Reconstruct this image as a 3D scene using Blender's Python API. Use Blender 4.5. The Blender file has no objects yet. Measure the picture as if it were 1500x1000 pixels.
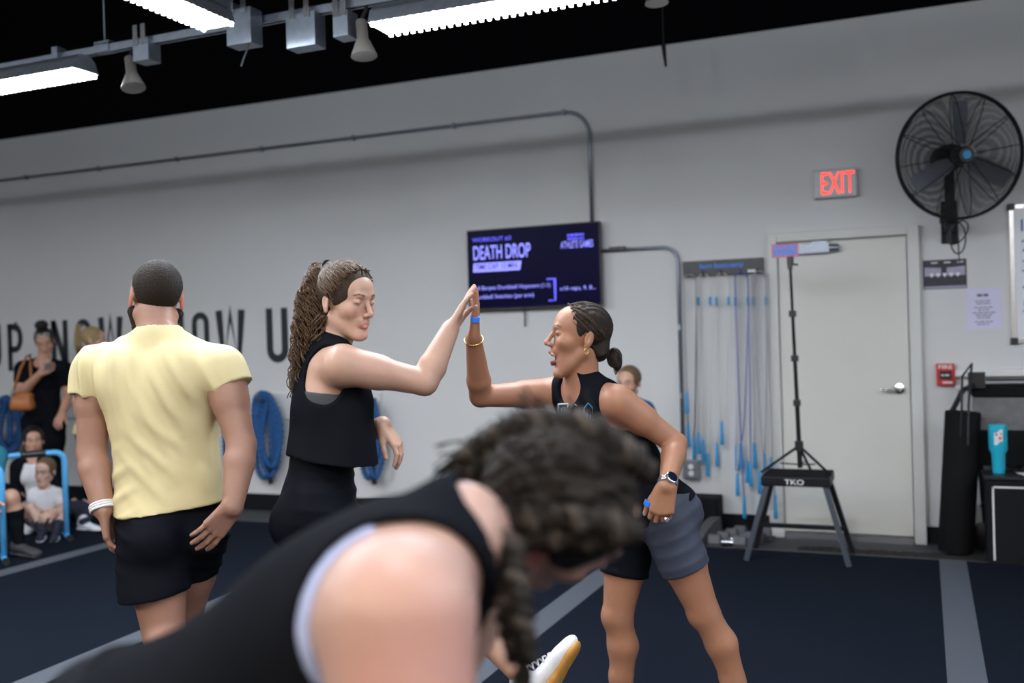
import bpy, bmesh, math, random
import numpy as np
from mathutils import Vector, Matrix
random.seed(7)
rng = np.random.default_rng(7)
sc = bpy.context.scene
col = sc.collection
# ------------------------------------------------------------------ camera
FPX = 1440.0
TH = math.radians(22.6); ROLL = math.radians(1.69); PITCH = math.radians(-0.41)
CAM = Vector((0, 0, 1.45))
R0 = Vector((math.cos(TH), math.sin(TH), 0))
F0 = Vector((-math.sin(TH) * math.cos(PITCH), math.cos(TH) * math.cos(PITCH), math.sin(PITCH)))
U0 = R0.cross(F0)
CR = R0 * math.cos(ROLL) - U0 * math.sin(ROLL)
CU = R0 * math.sin(ROLL) + U0 * math.cos(ROLL)
CF = F0
cam = bpy.data.cameras.new('camera'); cam.sensor_width = 36; cam.lens = FPX / 1500 * 36
camo = bpy.data.objects.new('camera', cam); col.objects.link(camo)
m = Matrix((CR, CU, -CF)).transposed().to_4x4(); m.translation = CAM
camo.matrix_world = m
sc.camera = camo
cam.dof.use_dof = True; cam.dof.focus_distance = 3.2; cam.dof.aperture_fstop = 1.9
cam.clip_start = 0.05
# ------------------------------------------------------------------ world and exposure
wd = bpy.data.worlds.new('world'); sc.world = wd; wd.use_nodes = True
wd.node_tree.nodes['Background'].inputs[0].default_value = (0.6, 0.7, 1, 1)
wd.node_tree.nodes['Background'].inputs[1].default_value = 0.05
sc.view_settings.view_transform = 'Standard'; sc.view_settings.look = 'None'
sc.view_settings.exposure = 0.02; sc.view_settings.gamma = 1
sc.view_settings.use_curve_mapping = False
LED_POWER = 17.0
LED_COOL = (0.78, 0.88, 1.0); LED_WARM = (1.0, 0.87, 0.70)

def P(px, py, d):
    return CAM + CR * ((px - 750) / FPX * d) + CU * (-(py - 500) / FPX * d) + CF * d
def ray(px, py):
    return CR * ((px - 750) / FPX) + CU * (-(py - 500) / FPX) + CF
def on_y(px, py, Y):
    r = ray(px, py); return CAM + r * ((Y - CAM.y) / r.y)
def on_z(px, py, Z=0.0):
    r = ray(px, py); return CAM + r * ((Z - CAM.z) / r.z)
WY = P(1240, 560, 6.76).y
def W(px, py, off=0.0): return on_y(px, py, WY - off)

# ------------------------------------------------------------------ materials
def mat(name, color, rough=0.6, metal=0.0, emit=0.0, noise=0.0, nscale=20.0, bump=0.0, bscale=80.0, alpha=1.0, sss=0.0, attr=None, spec=0.5, sheen=0.0, stretch=None):
    mm = bpy.data.materials.new(name); mm.use_nodes = True
    nt = mm.node_tree; b = nt.nodes['Principled BSDF']
    b.inputs['Base Color'].default_value = (*color, 1); b.inputs['Roughness'].default_value = rough
    b.inputs['Metallic'].default_value = metal; b.inputs['Specular IOR Level'].default_value = spec
    if sheen: b.inputs['Sheen Weight'].default_value = sheen
    src = None
    if attr:
        a = nt.nodes.new('ShaderNodeAttribute'); a.attribute_name = attr; src = a.outputs['Color']
    co = nt.nodes.new('ShaderNodeTexCoord').outputs['Object']
    if stretch:
        mp = nt.nodes.new('ShaderNodeMapping'); mp.inputs['Scale'].default_value = stretch
        nt.links.new(co, mp.inputs['Vector']); co = mp.outputs['Vector']
    if noise:
        n = nt.nodes.new('ShaderNodeTexNoise'); n.inputs['Scale'].default_value = nscale; n.inputs['Detail'].default_value = 4
        nt.links.new(co, n.inputs['Vector'])
        r = nt.nodes.new('ShaderNodeMapRange'); r.inputs[3].default_value = 1 - noise; r.inputs[4].default_value = 1 + noise
        nt.links.new(n.outputs['Fac'], r.inputs[0])
        mx = nt.nodes.new('ShaderNodeVectorMath'); mx.operation = 'SCALE'
        if src is None:
            mx.inputs[0].default_value = color
        else: nt.links.new(src, mx.inputs[0])
        nt.links.new(r.outputs[0], mx.inputs['Scale']); src = mx.outputs[0]
    if src is not None: nt.links.new(src, b.inputs['Base Color'])
    if bump:
        n = nt.nodes.new('ShaderNodeTexNoise'); n.inputs['Scale'].default_value = bscale; n.inputs['Detail'].default_value = 3
        nt.links.new(co, n.inputs['Vector'])
        bp = nt.nodes.new('ShaderNodeBump'); bp.inputs['Strength'].default_value = bump; bp.inputs['Distance'].default_value = 0.01
        nt.links.new(n.outputs['Fac'], bp.inputs['Height']); nt.links.new(bp.outputs['Normal'], b.inputs['Normal'])
    if emit:
        b.inputs['Emission Strength'].default_value = emit; b.inputs['Emission Color'].default_value = (*color, 1)
    if sss:
        b.inputs['Subsurface Weight'].default_value = sss; b.inputs['Subsurface Radius'].default_value = (1, .35, .2); b.inputs['Subsurface Scale'].default_value = 0.012
    if alpha < 1:
        b.inputs['Alpha'].default_value = alpha
    return mm
M = {}
def defm(k, *a, **kw): M[k] = mat(k, *a, **kw)
defm('wall_paint', (.60, .60, .60), .55, noise=.04, nscale=1.5, bump=.05, bscale=60)
defm('black_paint', (.003, .003, .004), .9, spec=.05)
defm('black_base', (.008, .008, .010), .7, spec=.12)
defm('rubber_mat', (.009, .012, .019), .9, noise=.35, nscale=400, bump=.3, bscale=500, spec=.02)
defm('rubber_floor', (.045, .047, .055), .7, noise=.3, nscale=300, bump=.1, bscale=300)
defm('tape', (.075, .085, .105), .6, noise=.12, nscale=60)
defm('door_paint', (.62, .61, .57), .45, noise=.03, nscale=3)
defm('frame_paint', (.60, .60, .58), .45)
defm('galv', (.26, .29, .34), .4, .85, noise=.2, nscale=25)
defm('galv_dull', (.25, .27, .31), .45, .7, noise=.25, nscale=30)
defm('steel', (.6, .6, .62), .25, .95)
defm('chrome', (.75, .75, .77), .12, 1)
defm('lamp_shell', (.42, .39, .35), .35, .6)
defm('black_metal', (.008, .008, .010), .5, spec=.2)
defm('black_plastic', (.012, .012, .014), .4)
defm('dark_steel', (.05, .06, .08), .45, .4)
defm('white_plastic', (.75, .75, .75), .4)
defm('led', (1, .98, .95), .5, emit=14)
defm('exit_red', (1, .035, .02), .5, emit=2.2)
defm('exit_white', (.55, .55, .57), .4)
defm('screen', (.0008, .0005, .014), .35, emit=.7, spec=.05)
defm('screen_text', (.11, .10, .95), .5, emit=1.0)
defm('screen_text_light', (.27, .27, 1.0), .5, emit=1.0)
defm('letter_black', (.012, .016, .022), .5)
defm('rope_blue', (.010, .075, .23), .75, noise=.35, nscale=120, bump=.4, bscale=150)
defm('rope_black', (.012, .012, .015), .8)
defm('handle_blue', (.03, .30, .62), .45)
defm('bar_blue', (.10, .42, .80), .35)
defm('cord_black', (.015, .015, .018), .5)
defm('cord_grey', (.33, .33, .33), .5)
defm('cord_white', (.6, .6, .58), .5)
defm('cord_blue', (.10, .13, .42), .5)
defm('sign_blue', (.02, .16, .65), .5, emit=.25)
defm('paper', (.62, .60, .78), .7)
defm('paper_ink', (.10, .10, .16), .7)
defm('photo_dark', (.015, .014, .025), .5, noise=.9, nscale=25)
defm('photo_mid', (.34, .32, .44), .5, noise=.3, nscale=20)
defm('photo_white', (.75, .74, .8), .5)
defm('whiteboard', (.72, .74, .78), .25)
defm('marker_blue', (.03, .10, .42), .6)
defm('red_paint', (.55, .02, .02), .4)
defm('white_paint', (.7, .7, .7), .5)
defm('turquoise', (.02, .42, .60), .35)
defm('coir', (.020, .016, .013), .95, noise=.5, nscale=200, bump=.8, bscale=300)
defm('foam_black', (.009, .009, .010), .9, spec=.1, noise=.3, nscale=60, bump=.2, bscale=90)
defm('mesh_grey', (.14, .14, .14), .6, noise=.4, nscale=15)
defm('hex_rubber', (.075, .078, .085), .6)
defm('phone_case', (.8, .12, .15), .4)
defm('phone_screen', (.10, .13, .35), .2, emit=.5, noise=.9, nscale=60)
defm('leather', (.38, .13, .03), .45, noise=.15, nscale=30)

# ------------------------------------------------------------------ mesh helpers
class MB:
    def __init__(s): s.v = []; s.f = []
    def add(s, vs, fs):
        o = len(s.v); s.v += [tuple(v) for v in vs]; s.f += [tuple(i + o for i in f) for f in fs]; return s
    def box(s, c, h, rot=None, taper=1.0):
        vs = []
        for x, y, z in ((-1,-1,-1),(1,-1,-1),(1,1,-1),(-1,1,-1),(-1,-1,1),(1,-1,1),(1,1,1),(-1,1,1)):
            t = taper if z > 0 else 1
            v = Vector((x*h[0]*t, y*h[1]*t, z*h[2]))
            if rot: v = rot @ v
            vs.append(v + Vector(c))
        return s.add(vs, [(0,3,2,1),(4,5,6,7),(0,1,5,4),(1,2,6,5),(2,3,7,6),(3,0,4,7)])
    def box2(s, a, b):
        a, b = Vector(a), Vector(b)
        return s.box((a+b)/2, [abs(x)/2 for x in (b-a)])
    def tube(s, pts, r, n=8, closed=False, caps=True):
        pts = [Vector(p) for p in pts]; k = len(pts)
        rs = r if isinstance(r, (list, tuple)) else [r]*k
        T = []
        for i in range(k):
            a = pts[(i-1) % k] if (closed or i > 0) else pts[i]
            b = pts[(i+1) % k] if (closed or i < k-1) else pts[i]
            T.append((b-a).normalized())
        nrm = T[0].orthogonal().normalized(); vs = []
        for i in range(k):
            nrm = (nrm - T[i]*nrm.dot(T[i]))
            nrm = nrm.normalized() if nrm.length > 1e-6 else T[i].orthogonal().normalized()
            bn = T[i].cross(nrm)
            for j in range(n):
                a = 2*math.pi*j/n; vs.append(pts[i] + (nrm*math.cos(a) + bn*math.sin(a))*rs[i])
        fs = []
        for i in range(k if closed else k-1):
            i2 = (i+1) % k
            for j in range(n):
                fs.append((i*n+j, i*n+(j+1)%n, i2*n+(j+1)%n, i2*n+j))
        if caps and not closed:
            fs.append(tuple(range(n-1,-1,-1))); fs.append(tuple((k-1)*n+j for j in range(n)))
        return s.add(vs, fs)
    def cyl(s, a, b, r, n=16): return s.tube([a, b], r, n)
    def lathe(s, base, prof, n=24, axis=(0,0,1)):
        ax = Vector(axis).normalized(); e1 = ax.orthogonal().normalized(); e2 = ax.cross(e1); b = Vector(base); vs = []
        for (r, h) in prof:
            for j in range(n):
                a = 2*math.pi*j/n; vs.append(b + ax*h + (e1*math.cos(a)+e2*math.sin(a))*max(r, 1e-4))
        fs = []
        for i in range(len(prof)-1):
            for j in range(n): fs.append((i*n+j, i*n+(j+1)%n, (i+1)*n+(j+1)%n, (i+1)*n+j))
        fs.append(tuple(range(n-1,-1,-1))); fs.append(tuple((len(prof)-1)*n+j for j in range(n)))
        return s.add(vs, fs)
    def quadstrip(s, rows):
        n = len(rows[0]); vs = [p for r in rows for p in r]; fs = []
        for i in range(len(rows)-1):
            for j in range(n-1): fs.append((i*n+j, i*n+j+1, (i+1)*n+j+1, (i+1)*n+j))
        return s.add(vs, fs)
    def build(s, name, mt, parent=None, smooth=False, bevel=0, origin=None):
        me = bpy.data.meshes.new(name); me.from_pydata(s.v, [], s.f); me.update()
        return link_mesh(name, me, mt, parent, smooth, bevel)
def link_mesh(name, me, mt, parent=None, smooth=False, bevel=0):
    o = bpy.data.objects.new(name, me); col.objects.link(o)
    me.materials.append(M[mt] if isinstance(mt, str) else mt)
    if smooth:
        me.polygons.foreach_set('use_smooth', [True]*len(me.polygons))
        if smooth == 'auto': me.set_sharp_from_angle(angle=math.radians(40))
    if bevel:
        md = o.modifiers.new('bevel', 'BEVEL'); md.width = bevel; md.segments = 2; md.limit_method = 'ANGLE'
    if parent is not None: set_parent(o, parent)
    return o
def set_parent(o, p):
    o.parent = p
    bpy.context.view_layer.update()
    o.matrix_parent_inverse = p.matrix_world.inverted()
def empty(name, loc):
    o = bpy.data.objects.new(name, None); col.objects.link(o); o.location = loc; o.empty_display_size = .05
    bpy.context.view_layer.update(); return o
def tag(o, label=None, cat=None, group=None, kind=None):
    if label: o['label'] = label
    if cat: o['category'] = cat
    if group: o['group'] = group
    if kind: o['kind'] = kind
    return o
def thing(name, loc, label, cat, group=None): return tag(empty(name, loc), label, cat, group)
def text(name, body, p, width=None, height=.1, mt='letter_black', parent=None, bold=0, shear=0, rot=None, ext=.001, align='LEFT'):
    cu = bpy.data.curves.new(name, 'FONT'); cu.body = body; cu.size = 1; cu.offset = bold; cu.shear = shear; cu.extrude = 0
    o = bpy.data.objects.new(name, cu); col.objects.link(o)
    bpy.context.view_layer.update()
    dg = bpy.context.evaluated_depsgraph_get(); me = bpy.data.meshes.new_from_object(o.evaluated_get(dg))
    bpy.data.objects.remove(o); bpy.data.curves.remove(cu)
    n = len(me.vertices); a = np.zeros(n*3); me.vertices.foreach_get('co', a); a = a.reshape(-1, 3)
    lo, hi = a.min(0), a.max(0)
    sy = height/(hi[1]-lo[1]); sx = width/(hi[0]-lo[0]) if width else sy
    a = (a - lo) * np.array([sx, sy, 1]); a[:, 2] = 0
    if align == 'CENTER': a[:, 0] -= (hi[0]-lo[0])*sx/2
    rm = rot if rot is not None else Matrix.Rotation(math.pi/2, 3, 'X')
    b = (np.array(rm) @ a.T).T + np.array(p)
    me.vertices.foreach_set('co', b.ravel()); me.update()
    return link_mesh(name, me, mt, parent)
def strokes(paths, w, frame, d=.004):
    """flat strokes in a 2D frame: frame=(origin, ex, ey, normal)"""
    o, ex, ey, nn = frame; mb = MB()
    for path in paths:
        pts = [Vector((p[0], p[1], 0)) for p in path]
        L, Rr = [], []
        for i, p in enumerate(pts):
            a = pts[max(i-1, 0)]; b = pts[min(i+1, len(pts)-1)]; t = (b-a).normalized(); nrm = Vector((-t.y, t.x, 0))
            sc_ = 1.0
            if 0 < i < len(pts)-1:
                t1 = (p-a).normalized(); c = abs(t1.dot(t)); sc_ = 1/max(c, .5)
            L.append(p + nrm*w/2*sc_); Rr.append(p - nrm*w/2*sc_)
        for z in (d,):
            mb.quadstrip([[o+ex*q.x+ey*q.y+nn*z for q in (a, b)] for a, b in zip(L, Rr)])
    return mb
# ------------------------------------------------------------------ room shell
XL, XR, YB = -15.0, 7.0, -4.5
WTOP = W(1240, 28).z
mat_edge_y = on_z(1240, 812).y
def struct(o): o['kind'] = 'structure'; return o
mb = MB(); mb.box2((XL, YB, -.1), (XR, WY+.2, -.03)); floor = struct(mb.build('floor', 'rubber_floor'))
mb = MB(); mb.box2((XL, YB, -.03), (XR, mat_edge_y, 0)); mt_o = mb.build('training_mat', 'rubber_mat', floor)
mb = MB(); mb.box2((XL, mat_edge_y, -.03), (XR, mat_edge_y+.035, -.002)); mb.build('mat_edging', 'hex_rubber', floor)
mb = MB(); mb.box2((XL, WY, -.1), (XR, WY+.2, WTOP)); wall = struct(mb.build('wall_back', 'wall_paint'))
mb = MB(); mb.box2((XL, WY-.02, WTOP), (XR, WY+.2, 5.2)); struct(mb.build('wall_upper', 'black_paint'))
mb = MB(); mb.box2((XL, WY-.012, -.03), (W(1128, 780).x, WY, .115)); struct(mb.build('baseboard_back', 'black_base'))
mb = MB(); mb.box2((W(1357, 780).x, WY-.012, -.03), (XR, WY, .085)); struct(mb.build('baseboard_right', 'black_base'))
mb = MB(); mb.box2((XL, YB, 5.2), (XR, WY+.2, 5.3)); struct(mb.build('ceiling', 'black_paint'))
mb = MB(); mb.box2((XL-.2, YB, -.1), (XL, WY, 5.2)); struct(mb.build('wall_left', 'wall_paint'))
mb = MB(); mb.box2((XR, YB, -.1), (XR+.2, WY, 5.2)); struct(mb.build('wall_right', 'wall_paint'))
mb = MB(); mb.box2((XL, YB-.2, -.1), (XR, YB, 5.2)); struct(mb.build('wall_front', 'wall_paint'))
# floor tape lines
def tape(p, q, w=.075):
    a = on_z(*p); b = on_z(*q); d = (b-a); d.z = 0; d.normalize(); n = Vector((-d.y, d.x, 0))
    # run on to the mat edge at the back and well towards the viewer at the front
    t1 = (mat_edge_y-.01-a.y)/d.y; t0 = (-1.5-a.y)/d.y
    A = a+d*t0; B = a+d*t1
    mb = MB(); mb.add([A-n*w, A+n*w, B+n*w, B-n*w] + [v+Vector((0,0,.0025)) for v in (A-n*w, A+n*w, B+n*w, B-n*w)],
       [(4,5,6,7),(0,1,5,4),(1,2,6,5),(2,3,7,6),(3,0,4,7)])
    return mb.build('tape_line', 'tape', floor)
tape((37, 830), (161, 797)); tape((120, 968), (399, 851)); tape((767, 931), (877, 846)); tape((1396, 824), (1406.5, 910))
# wall lettering
LW = .062
def letter(ch, x0, x1, z0, z1, w):
    cx = (x0+x1)/2; h = z1-z0; r = (x1-x0)/2-w/2; a0, a1 = x0+w/2, x1-w/2
    def arc(cx, cz, rx, rz, t0, t1, n=10): return [(cx+rx*math.cos(math.radians(t0+(t1-t0)*i/n)), cz+rz*math.sin(math.radians(t0+(t1-t0)*i/n))) for i in range(n+1)]
    if ch == 'U': return [[(a0, z1)] + arc(cx, z0+r+w/2, r, r, 180, 360) + [(a1, z1)]]
    if ch == 'O': return [[(a0, z1-r-w/2)] + arc(cx, z0+r+w/2, r, r, 180, 360) + arc(cx, z1-r-w/2, r, r, 0, 180)]
    if ch == 'P': return [[(a0, z0), (a0, z1)], [(a0, z1-w/2), (cx, z1-w/2)] + arc(cx, z1-w/2-h*.24, r, h*.24, 90, -90) + [(a0, z1-w/2-h*.48)]]
    if ch == 'N': return [[(a0, z0), (a0, z1)], [(a0, z1-.01), (a1, z0+.01)], [(a1, z0), (a1, z1)]]
    if ch == 'H': return [[(a0, z0), (a0, z1)], [(a0, (z0+z1)/2), (a1, (z0+z1)/2)], [(a1, z0), (a1, z1)]]
    if ch == 'W': q = (x1-x0)/4; return [[(a0, z1), (x0+q, z0), (cx, z1-h*.05), (x1-q, z0), (a1, z1)]]
    if ch == 'S': return [arc(cx, z1-r-w/2, r, r, 20, 180) + [(a0, z0+h*.60), (a1, z0+h*.40)] + arc(cx, z0+r+w/2, r, r, 0, -160)]
for ch, p0, p1, yt, yb in (('U', -30, 1, 476, 545), ('P', 13, 33, 474, 543), ('N', 77, 99, 469, 541), ('O', 113, 133, 467, 540), ('W', 146, 180, 464, 538),
                   ('S', 209, 231, 461, 536), ('H', 246, 269, 458, 534), ('O', 283, 306, 457, 533), ('W', 318, 359, 454, 532), ('U', 392, 421, 451, 531), ('P', 436, 460, 448, 529)):
    A = W(p0, yb); B = W(p1, yt); zt = W((p0+p1)/2, yt).z; zb = W((p0+p1)/2, yb).z
    mbs = strokes(letter(ch, A.x, B.x, zb, zt, (B.x-A.x)*(.3 if ch not in 'W' else .23)), (B.x-A.x)*(.3 if ch not in 'W' else .23), (Vector((0, WY, 0)), Vector((1,0,0)), Vector((0,0,1)), Vector((0,-1,0))))
    o = mbs.build('wall_letter', 'letter_black', wall); o['label'] = 'black painted capital letter ' + ch
# ---------------------------------------------------------------- doors
dx0, dx1 = W(1147, 600).x, W(1334, 600).x; dzt = W(1240, 352).z
mb = MB(); mb.box2((dx0, WY-.03, .02), (dx1, WY+.02, dzt)); door = struct(mb.build('door_1', 'door_paint', bevel=.003))
mb = MB(); fw = .07
mb.box2((dx0-fw, WY-.05, -.03), (dx0-.006, WY, dzt+.075)); mb.box2((dx1+.006, WY-.05, -.03), (dx1+fw+.01, WY, dzt+.075)); mb.box2((dx0-.006, WY-.05, dzt+.012), (dx1+.006, WY, dzt+.075))
mb.build('door_frame', 'frame_paint', door, bevel=.004)
mb = MB(); mb.box2((dx0, WY-.06, -.03), (dx1, WY+.02, .012)); mb.build('threshold', 'steel', door)
h = W(1318, 569, .03)
mb = MB(); mb.lathe(h+Vector((0, 0, 0)), [(.034, 0), (.034, .012), (.014, .016), (.014, .055)], 20, (0,-1,0)); mb.tube([h+Vector((0,-.05,0)), h+Vector((-.04,-.056,0)), h+Vector((-.115,-.05,-.004))], [.012, .011, .009], 10)
mb.build('door_handle', 'chrome', door, smooth='auto')
a = W(1163, 366, .06); b = W(1226, 363, .06)
mb = MB(); mb.box2((a.x, WY-.085, a.z-.03), (b.x-.05, WY-.03, a.z+.028)); mb.cyl((b.x-.05, WY-.057, a.z), (b.x+.01, WY-.057, a.z), .027); mb.box2((a.x+.12, WY-.075, a.z+.028), (b.x-.06, WY-.05, a.z+.05))
mb.build('door_closer', 'galv', door, smooth='auto')
# ---------------------------------------------------------------- exit sign
a = W(1192, 291, 0); b = W(1256, 248, 0); cx, cz = (a.x+b.x)/2, (a.z+b.z)/2; ex_w = b.x-a.x; ex_h = W(1224, 249).z - W(1224, 291).z
t = thing('exit_sign', (cx, WY, cz), 'small white EXIT sign with glowing red letters above the door', 'sign')
mb = MB(); mb.box((cx, WY-.03, cz), (ex_w/2, .03, ex_h/2)); mb.build('housing', 'exit_white', t, bevel=.012)
text('exit_letters', 'EXIT', (cx+.02, WY-.0615, cz-ex_h*.36), ex_w*.74, ex_h*.74, 'exit_red', t, bold=-.005, align='CENTER')
def word_marks(name, cx, z, w, h, y, mt, parent, seed):
    """a line of print too small to read: word-length dashes"""
    rd = random.Random(seed); x = cx-w/2; mb = MB()
    while x < cx+w/2-.004:
        l = min(rd.uniform(.012, .035), cx+w/2-x); mb.add([(x, y, z), (x+l, y, z), (x+l, y, z+h), (x, y, z+h)], [(0, 1, 2, 3)]); x += l+.006
    o = mb.build(name, mt, parent); o['kind'] = 'stuff'; return o
# ---------------------------------------------------------------- television
TVY = .09
a = W(685, 396, TVY); b = W(880, 385, TVY); zt = W(782, 330.5, TVY).z; zb = W(788, 451, TVY).z
tw = b.x-a.x; th = zt-zb; tx = a.x
tv = thing('television', ((a.x+b.x)/2, WY, (zt+zb)/2), 'flat black wall television showing a dark blue workout screen', 'television')
mb = MB(); mb.box2((tx, WY-TVY, zb), (tx+tw, WY-TVY+.045, zt)); mb.build('casing', 'black_plastic', tv, bevel=.004)
mb = MB(); mb.box2((tx+.008, WY-TVY-.001, zb+.012), (tx+tw-.008, WY-TVY+.01, zt-.008)); mb.build('screen', 'screen', tv)
mb = MB(); mb.box2((tx+tw*.3, WY-TVY+.045, zb+th*.2), (tx+tw*.7, WY, zb+th*.8)); mb.build('wall_bracket', 'black_metal', tv)
mb = MB(); mb.cyl((tx+tw*.41, WY-.03, zb-.14), (tx+tw*.41, WY-.03, zb+.05), .006, 8); mb.build('cable', 'cord_black', tv)
def tvt(name, s, u, v, w, h, mt, **kw):
    return text(name, s, (tx+tw*u, WY-TVY-.0025, zb+th*v), tw*w, th*h, mt, tv, **kw)
tvt('screen_text', 'WORKOUT #3', .045, .845, .30, .055, 'screen_text', bold=.01)
tvt('screen_text', 'DEATH DROP', .05, .625, .44, .175, 'screen_text_light', bold=.012)
mb = MB(); y = WY-TVY-.002; x0, x1, z0, z1 = tx+tw*.045, tx+tw*.42, zb+th*.475, zb+th*.585
mb.add([(x0, y, z0), (x1-.015, y, z0), (x1, y, z1), (x0+.005, y, z1)], [(0, 1, 2, 3)]); mb.build('caption_bar', 'screen_text_light', tv)
text('screen_text', 'TIME CAP: 12 MIN.', (x0+.02, y-.001, z0+.018), (x1-x0)*.88, (z1-z0)*.6, 'screen', tv, bold=.012, shear=.2)
tvt('screen_text', 'Full Burpee Dumbbell Hopovers (1:1)', .045, .235, .585, .065, 'screen_text_light', bold=0)
tvt('screen_text', 'Dumbbell Snatches (per arm)', .045, .125, .46, .065, 'screen_text_light', bold=0)
tvt('screen_text', 'x10 reps, 9, 8...', .70, .185, .26, .06, 'screen_text_light', bold=0)
fr = (Vector((tx, WY-TVY, zb)), Vector((1,0,0)), Vector((0,0,1)), Vector((0,-1,0)))
strokes([[(tw*.605, th*.345), (tw*.665, th*.345), (tw*.665, th*.085), (tw*.615, th*.085)]], .011, fr, .0025).build('bracket_mark', 'screen_text', tv)
tvt('screen_text', 'ATHLETE GAMES', .715, .70, .235, .085, 'screen_text_light', bold=.005)
word_marks('screen_small_print', tx+tw*.825, zb+th*.84, tw*.12, th*.028, WY-TVY-.0025, 'screen_text', tv, 1)
word_marks('screen_small_print', tx+tw*.825, zb+th*.80, tw*.12, th*.022, WY-TVY-.0025, 'screen_text', tv, 2)
# ---------------------------------------------------------------- conduits on the wall
def conduit(name, pts, r, label, clips):
    t = thing(name, pts[0], label, 'conduit')
    mb = MB(); mb.tube(pts, r, 10); mb.build('pipe', 'galv', t, smooth=True)
    for p in clips:
        mb = MB(); mb.box(p, (.008, .022, .02)); mb.build('clip', 'galv', t)
    return t
cy = .025
def wp(px, py): return W(px, py, cy)
A = wp(-60, 274); B = wp(826, 164.5); C = wp(858, 200); D = wp(867, 322)
zc = B.z
A.z = zc
arc = [Vector((B.x+(D.x-B.x)*math.sin(t), WY-cy, zc-(D.x-B.x)*(1-math.cos(t)))) for t in [i*math.pi/16 for i in range(9)]]
conduit('conduit', [A]+arc+[Vector((D.x, WY-cy, D.z-.05))], .013, 'long thin metal conduit running along the white wall and bending down to the television', [Vector((A.x+(B.x-A.x)*k/7, WY-cy+.003, zc)) for k in range(1, 8)])
A = wp(884, 366); B = wp(970, 362); D = wp(994, 420); E_ = wp(1014, 680)
rr = D.x-B.x
arc = [Vector((B.x+rr*math.sin(t), WY-cy, B.z-rr*(1-math.cos(t)))) for t in [i*math.pi/16 for i in range(9)]]
conduit('conduit', [Vector((A.x-.05, WY-cy, B.z))]+arc+[Vector((D.x, WY-cy, E_.z))], .013, 'metal conduit dropping from beside the television to the wall outlet', [Vector((D.x, WY-cy+.003, E_.z+.5+k*.5)) for k in range(2)])
p = wp(905, 362); mb = MB(); mb.box((p.x, WY-.03, B.z+.012), (.06, .03, .012)); tag(mb.build('media_player', 'black_plastic'), 'slim black box resting on the conduit beside the television', 'media box')
p = W(1014, 687, .02)
t = thing('wall_outlet', (p.x, WY, p.z), 'grey metal outlet box with two white sockets below the jump ropes', 'outlet')
mb = MB(); mb.box((p.x, WY-.03, p.z), (.062, .03, .068)); mb.build('box', 'galv_dull', t, bevel=.008)
for dz in (-.024, .024):
    mb = MB(); mb.lathe((p.x, WY-.06, p.z+dz), [(.02, 0), (.02, .004)], 16, (0,-1,0)); mb.build('socket', 'white_plastic', t)
# ---------------------------------------------------------------- jump rope rack
a = W(1000, 393, .03); b = W(1118, 388, .03); zt = W(1059, 380, .03).z; zb_ = W(1059, 403, .03).z
rk = thing('rope_rack', ((a.x+b.x)/2, WY, zb_), 'black wall rack with blue lettering holding hanging jump ropes', 'rack')
mb = MB(); mb.box2((a.x, WY-.03, zb_), (b.x, WY, zt)); mb.build('board', 'black_plastic', rk, bevel=.003)
text('rack_lettering', 'burn boot.camp', (a.x+(b.x-a.x)*.22, WY-.032, zb_+.045), (b.x-a.x)*.54, .045, 'sign_blue', rk, bold=.02)
mb = MB(); mb.box2((a.x+(b.x-a.x)*.81, WY-.0315, zb_+.012), (a.x+(b.x-a.x)*.9, WY-.03, zb_+.03)); mb.build('sticker', 'white_plastic', rk)
hooks = [1010, 1031, 1058, 1086, 1112]
for hx in hooks:
    p = W(hx, 400, .05); mb = MB(); mb.tube([(p.x, WY-.02, zb_+.02), (p.x, WY-.09, zb_+.01), (p.x, WY-.10, zb_+.035)], .005, 6); mb.build('hook', 'black_metal', rk)
def jump_rope(hx, xl, xr, yl, yr, mt, hl, label, dy=.07, tagpair=True):
    p = W(hx, 402, dy); pl = W(xl, yl, dy); pr = W(xr, yr, dy)
    t = thing('jump_rope', (p.x, WY-dy, p.z), label, 'jump rope', 'jump ropes hanging on the rack')
    hw = .046
    ztop = zb_+.012
    pts = []
    n = 14
    for i in range(n+1):
        q = i/n; pts.append(Vector((pl.x + (p.x-hw-pl.x)*min(1, q*1.15)**.6, WY-dy, pl.z+(ztop-.05-pl.z)*q)))
    for i in range(1, 8):
        aa = math.pi*(1-i/8); pts.append(Vector((p.x+hw*math.cos(aa), WY-dy-.012, ztop-.05+.05*math.sin(aa))))
    for i in range(n+1):
        q = 1-i/n; pts.append(Vector((pr.x + (p.x+hw-pr.x)*min(1, q*1.15)**.6, WY-dy-.02, pr.z+(ztop-.05-pr.z)*q)))
    mb = MB(); mb.tube(pts, .0045, 6); mb.build('cord', mt, t, smooth=True)
    for q, yo in ((pl, 0), (pr, -.02)):
        mb = MB(); mb.lathe((q.x, WY-dy+yo, q.z+.01), [(.006, 0), (.010, -.01), (.012, -hl*.5), (.015, -hl+.01), (.012, -hl)][::-1], 10); mb.build('handle', 'handle_blue', t, smooth=True)
    if tagpair:
        for q, sx in ((pl, -1), (pr, 1)):
            z = W(hx, 441, dy).z; k = (z-q.z)/(ztop-q.z)
            x = q.x + (p.x+sx*hw-q.x)*min(1, k*1.15)**.6
            mb = MB(); mb.cyl((x, WY-dy-.004 - (.02 if sx > 0 else 0), z-.03), (x, WY-dy-.004-(.02 if sx > 0 else 0), z+.03), .010, 8); mb.build('size_marker', 'handle_blue', t)
jump_rope(1010, 1008, 1017, 622, 640, 'cord_black', .17, 'black jump rope with short blue handles at the end of the rack beside the conduit', .05, False)
jump_rope(1010, 1006, 1024, 575, 634, 'cord_grey', .16, 'dark grey jump rope with one handle hung much higher than the other', .10, False)
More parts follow.
